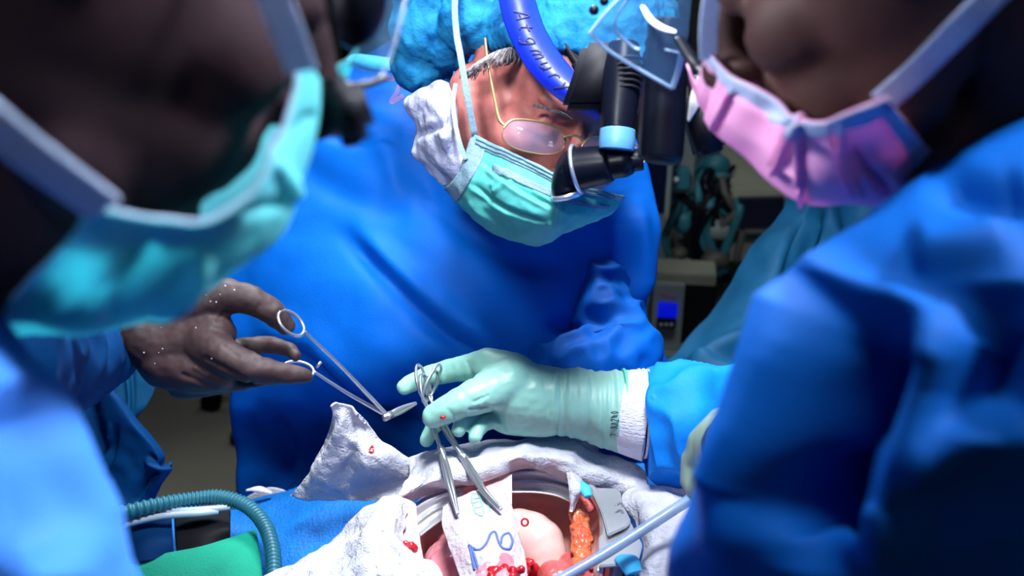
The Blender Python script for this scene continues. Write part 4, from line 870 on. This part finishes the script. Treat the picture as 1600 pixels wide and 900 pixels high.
gauze('white gauze held up by the two clamps, printed in blue and green', [[(692, 790, 1.052), (715, 776, 1.055), (745, 766, 1.057), (785, 768, 1.055), (796, 778, 1.052)],
    [(690, 818, 1.048), (715, 806, 1.055), (748, 800, 1.058), (785, 802, 1.056), (806, 806, 1.050)], [(700, 850, 1.046), (722, 844, 1.054), (755, 842, 1.057), (790, 842, 1.055), (812, 842, 1.048)],
    [(712, 880, 1.043), (735, 878, 1.050), (765, 876, 1.054), (795, 872, 1.052), (822, 880, 1.046)], [(722, 915, 1.040), (745, 912, 1.043), (770, 912, 1.045), (800, 912, 1.043), (826, 915, 1.040)]], 1.04, m='gauze_blood', seed=17, na=.004, na2=.0015)
gz_last = [o for o in COL.objects if o.name.startswith('gauze_swab')][-1]
me = gz_last.data; nvv = 90*90; co = np.empty(len(me.vertices)*3); me.vertices.foreach_get('co', co); Pg = co.reshape(-1, 3)[:nvv].reshape(90, 90, 3); Ng = face_cam(Pg, normals(Pg))
def on_grid(P, N, polys, r, m, name, par, off=.0006):
    q = proj(P).reshape(-1, 2); mb = MB()
    for pl in polys:
        pts = crv(np.array(pl, float), 30) if len(pl) > 2 else np.linspace(pl[0], pl[1], 8); C = []
        for p in pts:
            k = np.argsort(((q-p)**2).sum(1))[:3]; C.append((P.reshape(-1, 3)[k]+N.reshape(-1, 3)[k]*off).mean(0))
        v, f = tube_data(np.array(C), r, 6); mb.add(v, f)
    return mb.build(name, m, par)
on_grid(Pg, Ng, [[(733, 852), (748, 860), (760, 850), (766, 836), (774, 832), (778, 845), (784, 856), (796, 858), (800, 846), (795, 834), (785, 838), (782, 850)], [(734, 854), (738, 870), (742, 890)], [(738, 858), (744, 876), (748, 890)]], .0011, M['mark_blue'], 'blue_marking', gz_last)
on_grid(Pg, Ng, [[(744, 804), (736, 776), (748, 773), (756, 804), (744, 804), (741, 795), (754, 792), (752, 784), (739, 787), (737, 781), (750, 778), (758, 776), (766, 800)]], .0006, M['mark_green'], 'green_stamp', gz_last)
red_sp = MB()
gk = [o for o in COL.objects if o.name.startswith('gauze_swab')][0]; me = gk.data; co = np.empty(len(me.vertices)*3); me.vertices.foreach_get('co', co); Pg0 = co.reshape(-1, 3)[:nvv].reshape(90, 90, 3); Ng0 = face_cam(Pg0, normals(Pg0))
on_grid(Pg0, Ng0, [[(577, 703), (581, 697), (583, 701), (582, 706), (576, 706)]], .0009, M['red'], 'blood_spot', gk)

# towel, straps, tubes on the left of the table
o = lay('green_towel', [[(190, 880, .925), (260, 864, .93), (330, 848, .932), (400, 826, .93)], [(195, 905, .925), (270, 890, .93), (340, 874, .932), (406, 860, .93)], [(200, 950, .92), (280, 940, .925), (350, 930, .925), (412, 915, .925)]], M['green'], .93, nu=60, nv=40, ns=10, na=.003, th=.003)
tag(o, 'flat green towel at the lower left beside the ribbed hose', 'towel')
o = lay('black_strap', [[(272, 808, .935), (315, 798, .938), (360, 796, .935)], [(273, 835, .935), (316, 826, .938), (360, 822, .935)], [(276, 868, .925), (318, 856, .928), (360, 842, .925)]], M['black_matte'], .93, nu=30, nv=30, ns=10, na=.002, th=.004)
tag(o, 'black fabric strap above the green towel', 'strap')
o = lay('blue_pad', [[(170, 822, .94), (220, 812, .945), (268, 810, .94)], [(172, 850, .938), (222, 842, .942), (270, 840, .938)], [(178, 885, .925), (225, 878, .93), (272, 870, .925)]], M['drape'], .93, nu=30, nv=30, ns=10, na=.003, th=.005)
tag(o, 'folded blue cloth pad between the blurred gown and the black strap', 'pad')
def corr(pts, r, amp, n, name, m):
    C = crv(np.array(pts), 420); rr = r+amp*np.sin(np.linspace(0, n*2*PI, 420)); v, f = tube_data(C, rr, 20); return finish(name, v, f, m)
o = corr([Z(150, 812, .97), Z(240, 790, .965), (Z(300, 780, .96)), Z(345, 777, .96), Z(385, 790, .955), Z(412, 818, .95), Z(425, 855, .948), Z(428, 900, .945), Z(426, 950, .94)], pr(11, 1.15), .0009, 60, 'breathing_hose', M['hose'])
tag(o, 'ribbed blue green hose curving down beside the green towel', 'hose')
for k, (dy, x1, lab) in enumerate(((0, 376, 'thin pale tube running behind the blue pad, upper of the two'), (9, 340, 'thin pale tube running over the blue pad, lower of the two'))):
    mb = MB(); mb.tube([Z(120, 838+dy, .955), Z(190, 812+dy, .955), Z(250, 800+dy*.8, .955), Z(310, 797+dy*.6, .955), Z(x1, 790+dy, .95)], [.0036]*5, 10, 60)
    tag(mb.build('suction_tube', M['tube_white'], None), lab, 'tube', 'pale tubes at the lower left')
mb = MB(); mb.tube([Z(385, 766, .925), Z(405, 764, .93), Z(425, 770, .925)], [.002, .0045, .002], 10, 20, .5); mb.build('paper_tab', M['knit'], None)
tag(COL.objects['paper_tab'], 'small white tab against the dark gown at the table edge', 'tab')
mb = MB(); mb.tube([Z(1120, 752, 1.10), Z(1075, 782, 1.085), Z(1010, 824, 1.07), Z(950, 862, 1.06), Z(890, 897, 1.05), Z(830, 930, 1.04)], [pr(8.5, 1)]*6, 20, 60)
ct = mb.build('clear_tube', M['tube'], None); tag(ct, 'clear pale blue tube slanting across the right side of the wound', 'tube')
mb = MB(); mb.tube([Z(1120, 752, 1.10), Z(1075, 782, 1.085), Z(1010, 824, 1.07), Z(950, 862, 1.06), Z(890, 897, 1.05), Z(830, 930, 1.04)], [pr(4, 1)]*6, 12, 60); mb.build('inner_tube', M['tube_white'], ct)
mb = MB(); mb.tube([Z(968, 872, 1.03), Z(982, 878, 1.035), Z(990, 896, 1.03)], [.006, .010, .008], 14, 20, .5); mb.build('towel_corner', M['bright'], None); tag(COL.objects['towel_corner'], 'small bright blue cloth corner below the clear tube', 'cloth')

# ------------------------------------------------------------------ instruments
def clamp(name, label, cat, group, ringA, ringB, joint, tip, ring_r, shaft, bend=(0, 0, 0), jaw=.0022):
    """two finger rings, two shanks crossing at a box joint, ratchet and two jaws"""
    joint = np.array(joint); tip = np.array(tip); t = thing(name, label, cat, joint, group)
    ax = joint-(np.array(ringA[0])+np.array(ringB[0]))/2; ax /= np.linalg.norm(ax); n0 = np.array(ringA[1]); 
    for c, n_, s in ((*ringA, 1), (*ringB, -1)):
        c = np.array(c); n_ = np.array(n_, float); n_ /= np.linalg.norm(n_); u = ax-n_*(ax@n_); u /= np.linalg.norm(u); v = np.cross(n_, u)
        m_ = MB(); m_.ring(c, u, v, ring_r*1.2, ring_r, shaft*.75, 40)
        a = c+u*ring_r*1.2; m_.tube([a, a*.55+joint*.45+v*.002*s, joint], [shaft*.75, shaft*.9, shaft*1.1], 12, 40)
        m_.build('shank', M['steel'], t)
    m_ = MB(); d = tip-joint; L = np.linalg.norm(d); d /= L; sd = np.cross(d, FW); sd /= np.linalg.norm(sd)
    m_.box(joint, d*.006, sd*.0036, np.cross(d, sd)*.0028, .3); m_.build('box_joint', M['steel'], t)
    m_ = MB(); m_.cyl(joint-np.cross(d, sd)*.0035, joint+np.cross(d, sd)*.0035, .0018, n=14); m_.build('pivot_screw', M['steel_sat'], t)
    for s in (1, -1):
        b_ = np.array(bend); m_ = MB(); m_.tube([joint, joint+d*L*.35+sd*.0016*s+b_*.6, joint+d*L*.7+sd*.0012*s+b_, tip+sd*.0005*s], [jaw*1.4, jaw*1.2, jaw, jaw*.6], 12, 40, .8); m_.build('jaw', M['steel'], t)
    k = joint-ax*np.linalg.norm(joint-np.array(ringA[0]))*.62; m_ = MB(); m_.box(k, np.cross(ax, FW)*.004, ax*.0015, FW*.0015, .2); m_.build('ratchet', M['steel'], t)
    return t
nA, nB = rot_cam((.95, .25, .22)), rot_cam((.90, -.30, .30))
clamp('needle_holder', 'long steel needle holder in the brown gloved hand', 'needle holder', None,
      (W(455, 505, .935), rot_cam((.75, .5, .5))), (W(466, 578, .985), rot_cam((.3, .8, .55))), W(606, 650, 1.03), W(650, 630, 1.062), .0115, .0019)
clamp('artery_clamp', 'steel clamp with the straight tip, left of the two in the mint glove', 'clamp', 'clamps in the mint gloved hand',
      (W(659, 597, 1.078), nA), (W(666, 612, 1.072), nA), W(690, 705, 1.055), Z(715, 803, 1.062), .0145, .0020)
clamp('artery_clamp', 'steel clamp with an angled tip, right of the two in the mint glove', 'clamp', 'clamps in the mint gloved hand',
      (W(678, 594, 1.082), nB), (W(672, 604, 1.074), nB), W(722, 712, 1.055), Z(783, 796, 1.064), .0135, .0020, bend=RT*-.0035)

# ------------------------------------------------------------------ hanging drapes
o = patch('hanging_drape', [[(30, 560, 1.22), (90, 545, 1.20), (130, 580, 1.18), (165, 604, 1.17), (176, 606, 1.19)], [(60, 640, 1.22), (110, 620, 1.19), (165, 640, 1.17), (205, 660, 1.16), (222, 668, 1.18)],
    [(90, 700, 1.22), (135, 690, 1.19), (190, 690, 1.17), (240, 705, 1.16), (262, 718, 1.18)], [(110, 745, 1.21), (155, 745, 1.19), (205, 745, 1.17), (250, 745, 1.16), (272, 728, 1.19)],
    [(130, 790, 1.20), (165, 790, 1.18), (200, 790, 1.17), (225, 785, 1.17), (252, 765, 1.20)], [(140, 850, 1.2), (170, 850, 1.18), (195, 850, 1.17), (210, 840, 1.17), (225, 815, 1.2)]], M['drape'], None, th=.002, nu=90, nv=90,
    folds=[([(120, 590), (140, 660), (170, 730)], 16, -.014, 'r'), ([(178, 660), (165, 720), (150, 770)], 6, .006, 's'), ([(225, 715), (250, 728), (270, 726)], 7, .007, 's'), ([(200, 800), (225, 760), (255, 745)], 10, -.010, 'r'), ([(165, 604), (215, 660), (268, 722)], 5, .004, 'r')], ns=14, na=.006)
tag(o, 'dark blue cloth with a folded corner hanging below the brown gloved hand', 'drape')
o = patch('hanging_drape', [[(110, 520, 1.30), (150, 520, 1.29), (190, 535, 1.28), (240, 560, 1.29)], [(115, 580, 1.30), (150, 580, 1.28), (195, 590, 1.28), (242, 605, 1.29)], [(120, 640, 1.30), (155, 640, 1.28), (198, 636, 1.28), (228, 638, 1.29)],
    [(130, 720, 1.3), (160, 720, 1.29), (190, 700, 1.29), (206, 672, 1.3)], [(130, 800, 1.3), (160, 800, 1.29), (185, 780, 1.29), (200, 750, 1.3)]], M['drape_teal'], None, th=.002, nu=60, nv=70, ns=14, na=.006, folds=[([(200, 560), (205, 620), (204, 660)], 5, .006, 's'), ([(150, 560), (140, 620)], 8, -.008, 'r')])
tag(o, 'dull teal blue cloth flap hanging behind the darker blue cloth', 'drape')
o = patch('screen_drape', [[(1212, 262, 1.66), (1250, 266, 1.62), (1290, 266, 1.64), (1340, 266, 1.60), (1450, 262, 1.60)], [(1222, 318, 1.66), (1262, 325, 1.62), (1296, 325, 1.65), (1345, 325, 1.60), (1450, 330, 1.60)],
    [(1168, 400, 1.63), (1222, 405, 1.58), (1270, 405, 1.62), (1335, 400, 1.56), (1450, 400, 1.56)], [(1112, 478, 1.60), (1185, 485, 1.54), (1250, 482, 1.60), (1330, 470, 1.52), (1450, 470, 1.52)],
    [(1058, 552, 1.56), (1140, 560, 1.50), (1225, 552, 1.55), (1320, 540, 1.48), (1450, 540, 1.48)], [(1030, 600, 1.52), (1120, 620, 1.46), (1220, 620, 1.50), (1320, 610, 1.45), (1450, 620, 1.45)], [(1030, 760, 1.5), (1120, 760, 1.45), (1220, 760, 1.48), (1320, 760, 1.45), (1450, 760, 1.45)]],
    M['drape_teal'], None, th=.002, nu=130, nv=130, ns=8, na=.012, folds=[([(1262, 325), (1235, 400), (1225, 470)], 10, -.012, 'r'), ([(1285, 325), (1262, 400), (1258, 460)], 8, .012, 'r'), ([(1300, 320), (1300, 400), (1290, 470)], 9, -.010, 'r'),
    ([(1070, 590), (1160, 530), (1260, 470)], 12, .018, 'r'), ([(1180, 540), (1240, 510), (1290, 480)], 10, -.018, 'r'), ([(1060, 570), (1130, 580), (1220, 600)], 10, .010, 'r')])
tag(o, 'large teal blue drape hanging between the pink mask and the monitors', 'drape')
o = patch('paper_wrap', [[(896, 548, 1.17), (903, 538, 1.17), (910, 540, 1.17)], [(886, 565, 1.17), (903, 560, 1.165), (922, 556, 1.17)], [(880, 590, 1.17), (900, 590, 1.165), (926, 590, 1.17)], [(875, 650, 1.16), (900, 650, 1.155), (930, 650, 1.16)], [(870, 700, 1.14), (900, 702, 1.135), (935, 705, 1.14)]], M['cover'], None, th=.0015, nu=30, nv=40, ns=30, na=.004)
tag(o, 'small pointed white wrap sticking up behind the mint glove cuff', 'wrap')

# ------------------------------------------------------------------ equipment behind
def bpx(x0, y0, x1, y1, d, depth, m, name, parent, bev=.08, yaw=0.0):
    c = W((x0+x1)/2, (y0+y1)/2, d); w_ = (x1-x0)*d/FPX/2; h = (y1-y0)*d/FPX/2/math.cos(PITCH)
    X = np.array([math.cos(yaw), math.sin(yaw), 0]); Y = np.array([-math.sin(yaw), math.cos(yaw), 0])
    mb = MB(); mb.box(c+Y*depth/2, X*w_, Y*depth/2, np.array([0, 0, h]), bev); return mb.build(name, m, parent, False)
def post(x, y0, y1, d, r, m, name, parent):
    a = W(x, y0, d); b_ = np.array([a[0], a[1], y1]); mb = MB(); mb.cyl(a, b_, r, n=14); return mb.build(name, m, parent)
pump = thing('infusion_pump', 'pale syringe pump with a lit blue display and dark keypad behind the middle surgeon', 'pump', W(1060, 545, 2.3))
bpx(1018, 446, 1066, 548, 2.30, .02, M['grey'], 'front_panel', pump, .2, -.12)
bpx(1016, 448, 1116, 540, 2.33, .10, M['black_matte'], 'housing', pump, .1, -.12)
bpx(1012, 428, 1118, 446, 2.30, .07, M['beige'], 'top_cover', pump, .2, -.12)
bpx(1028, 476, 1058, 497, 2.275, .01, M['screen_blue'], 'display', pump, .1, -.12)
kp = bpx(1026, 500, 1056, 514, 2.275, .012, M['black'], 'keypad', pump, .3, -.12)
for i in range(3): mb = MB(); mb.ell(W(1033+8*i, 507.5, 2.265), [.004, .004, .004]); mb.build('key', M['grey'], kp)
mb = MB()
for i in range(6): mb.tube([W(1034+4*i, 462+i, 2.274), W(1036+4*i, 459+i, 2.274)], .0012, 6, 6)
mb.build('maker_lettering', M['red'], pump)
rack = thing('equipment_rack', 'cluttered anaesthesia rack with posts and shelves between the middle surgeon and the teal drape', 'rack', (.75, 2.9, 0))
bpx(985, 556, 1240, 572, 2.32, .45, M['grey'], 'shelf', rack); bpx(1060, 372, 1240, 380, 2.55, .40, M['grey'], 'shelf', rack); bpx(1140, 268, 1240, 276, 2.6, .35, M['beige'], 'shelf', rack)
for x in (1066, 1150, 1236): post(x, 150, 0, 2.85, .014, M['grey'], 'post', rack)
bpx(990, 330, 1100, 620, 2.95, .05, M['grey'], 'back_panel', rack)
for k in range(4):
    dw = bpx(1070, 398+38*k, 1140, 430+38*k, 2.62, .30, M['black_matte'] if k % 2 else M['grey'], 'drawer', rack); bpx(1088, 410+38*k, 1120, 414+38*k, 2.6, .02, M['beige'], 'drawer_handle', dw)
bpx(1075, 318, 1105, 372, 2.5, .12, M['beige'], 'gas_canister', rack, .4); bpx(1108, 300, 1124, 372, 2.5, .05, M['tealp'], 'flow_meter', rack, .3)
for i in range(16):
    x = random.uniform(1050, 1150); y = random.uniform(250, 290); mb = MB()
    mb.tube([W(x, y, 2.45), W(x+random.uniform(-30, 30), y+40, 2.38), W(x+random.uniform(-40, 40), y+90, 2.42), W(x+random.uniform(-30, 30), y+150, 2.45)], random.uniform(.005, .012), 8, 30); mb.build('cable', random.choice([M['black_matte'], M['black'], M['black_matte'], M['cable_dark'], M['tealp'], M['cable_dark']]), rack)
for i in range(18):
    x = random.uniform(1045, 1135); y = random.uniform(250, 420); mb = MB(); mb.ell(W(x, y, 2.42), [random.uniform(.01, .035), .02, random.uniform(.01, .03)]); mb.build('connector', random.choice([M['grey'], M['cable_dark'], M['black_matte'], M['tealp']]), rack)
mon = thing('patient_monitor', 'small monitor with a dark screen and pale frame on the rack, beside the teal drape', 'monitor', W(1185, 365, 2.4))
bpx(1142, 300, 1232, 362, 2.40, .14, M['beige'], 'frame', mon, .1, .05); bpx(1152, 312, 1224, 356, 2.385, .02, M['screen_dark'], 'screen', mon, .1, .05)
m2 = thing('display_panel', 'tall dark screen in a grey frame at the right shoulder of the middle surgeon', 'monitor', W(1030, 330, 2.2))
bpx(1004, 238, 1048, 338, 2.2, .06, M['grey'], 'frame', m2, .1, -.2); bpx(1008, 244, 1040, 330, 2.185, .02, M['screen_dark'], 'screen', m2, .1, -.2)
m3 = thing('wall_cabinet', 'grey unit with a teal panel and a small lamp above the cluttered rack', 'cabinet', W(1070, 260, 2.6))
bpx(1050, 205, 1086, 300, 2.3, .1, M['grey'], 'body', m3, .1); bpx(1056, 268, 1078, 296, 2.28, .03, M['tealp'], 'panel', m3, .2); mb = MB(); mb.ell(W(1056, 281, 2.27), [.006]*3); mb.build('indicator_lamp', M['white_glow'], m3)
iv = thing('drip_stand', 'wheeled stand whose dark caster shows on the floor below the brown gloved hand', 'stand', Z(430, 640, 0))
base = Z(430, 640, .0); mb = MB(); mb.cyl(base+P3(0, 0, .08), base+P3(0, 0, 1.0), .013, n=16); mb.build('pole', M['steel_sat'], iv)
for k in range(5):
    a = PI+k*2*PI/5; e_ = base+P3(.17*math.cos(a), .17*math.sin(a), .07); mb = MB(); mb.tube([base+P3(0, 0, .09), e_], [.014, .010], 12, 6); lg = mb.build('leg', M['steel_sat'], iv)
    mb = MB(); mb.cyl(e_+P3(0, -.014, -.040), e_+P3(0, .014, -.040), .028, n=24); mb.build('caster', M['black'], lg)
pu = thing('equipment_trolley', 'dark equipment seen through the gap between the left loupes and the blue cap', 'trolley', (-.38, 2.6, 0))
bpx(530, -60, 640, 108, 2.3, .3, M['black_matte'], 'cabinet_body', pu); bpx(596, -60, 616, 70, 2.28, .03, mat('wood_brown', (.16, .10, .05), .6), 'side_strip', pu, .2); bpx(540, -40, 590, 40, 2.28, .03, M['tealp'], 'panel', pu)
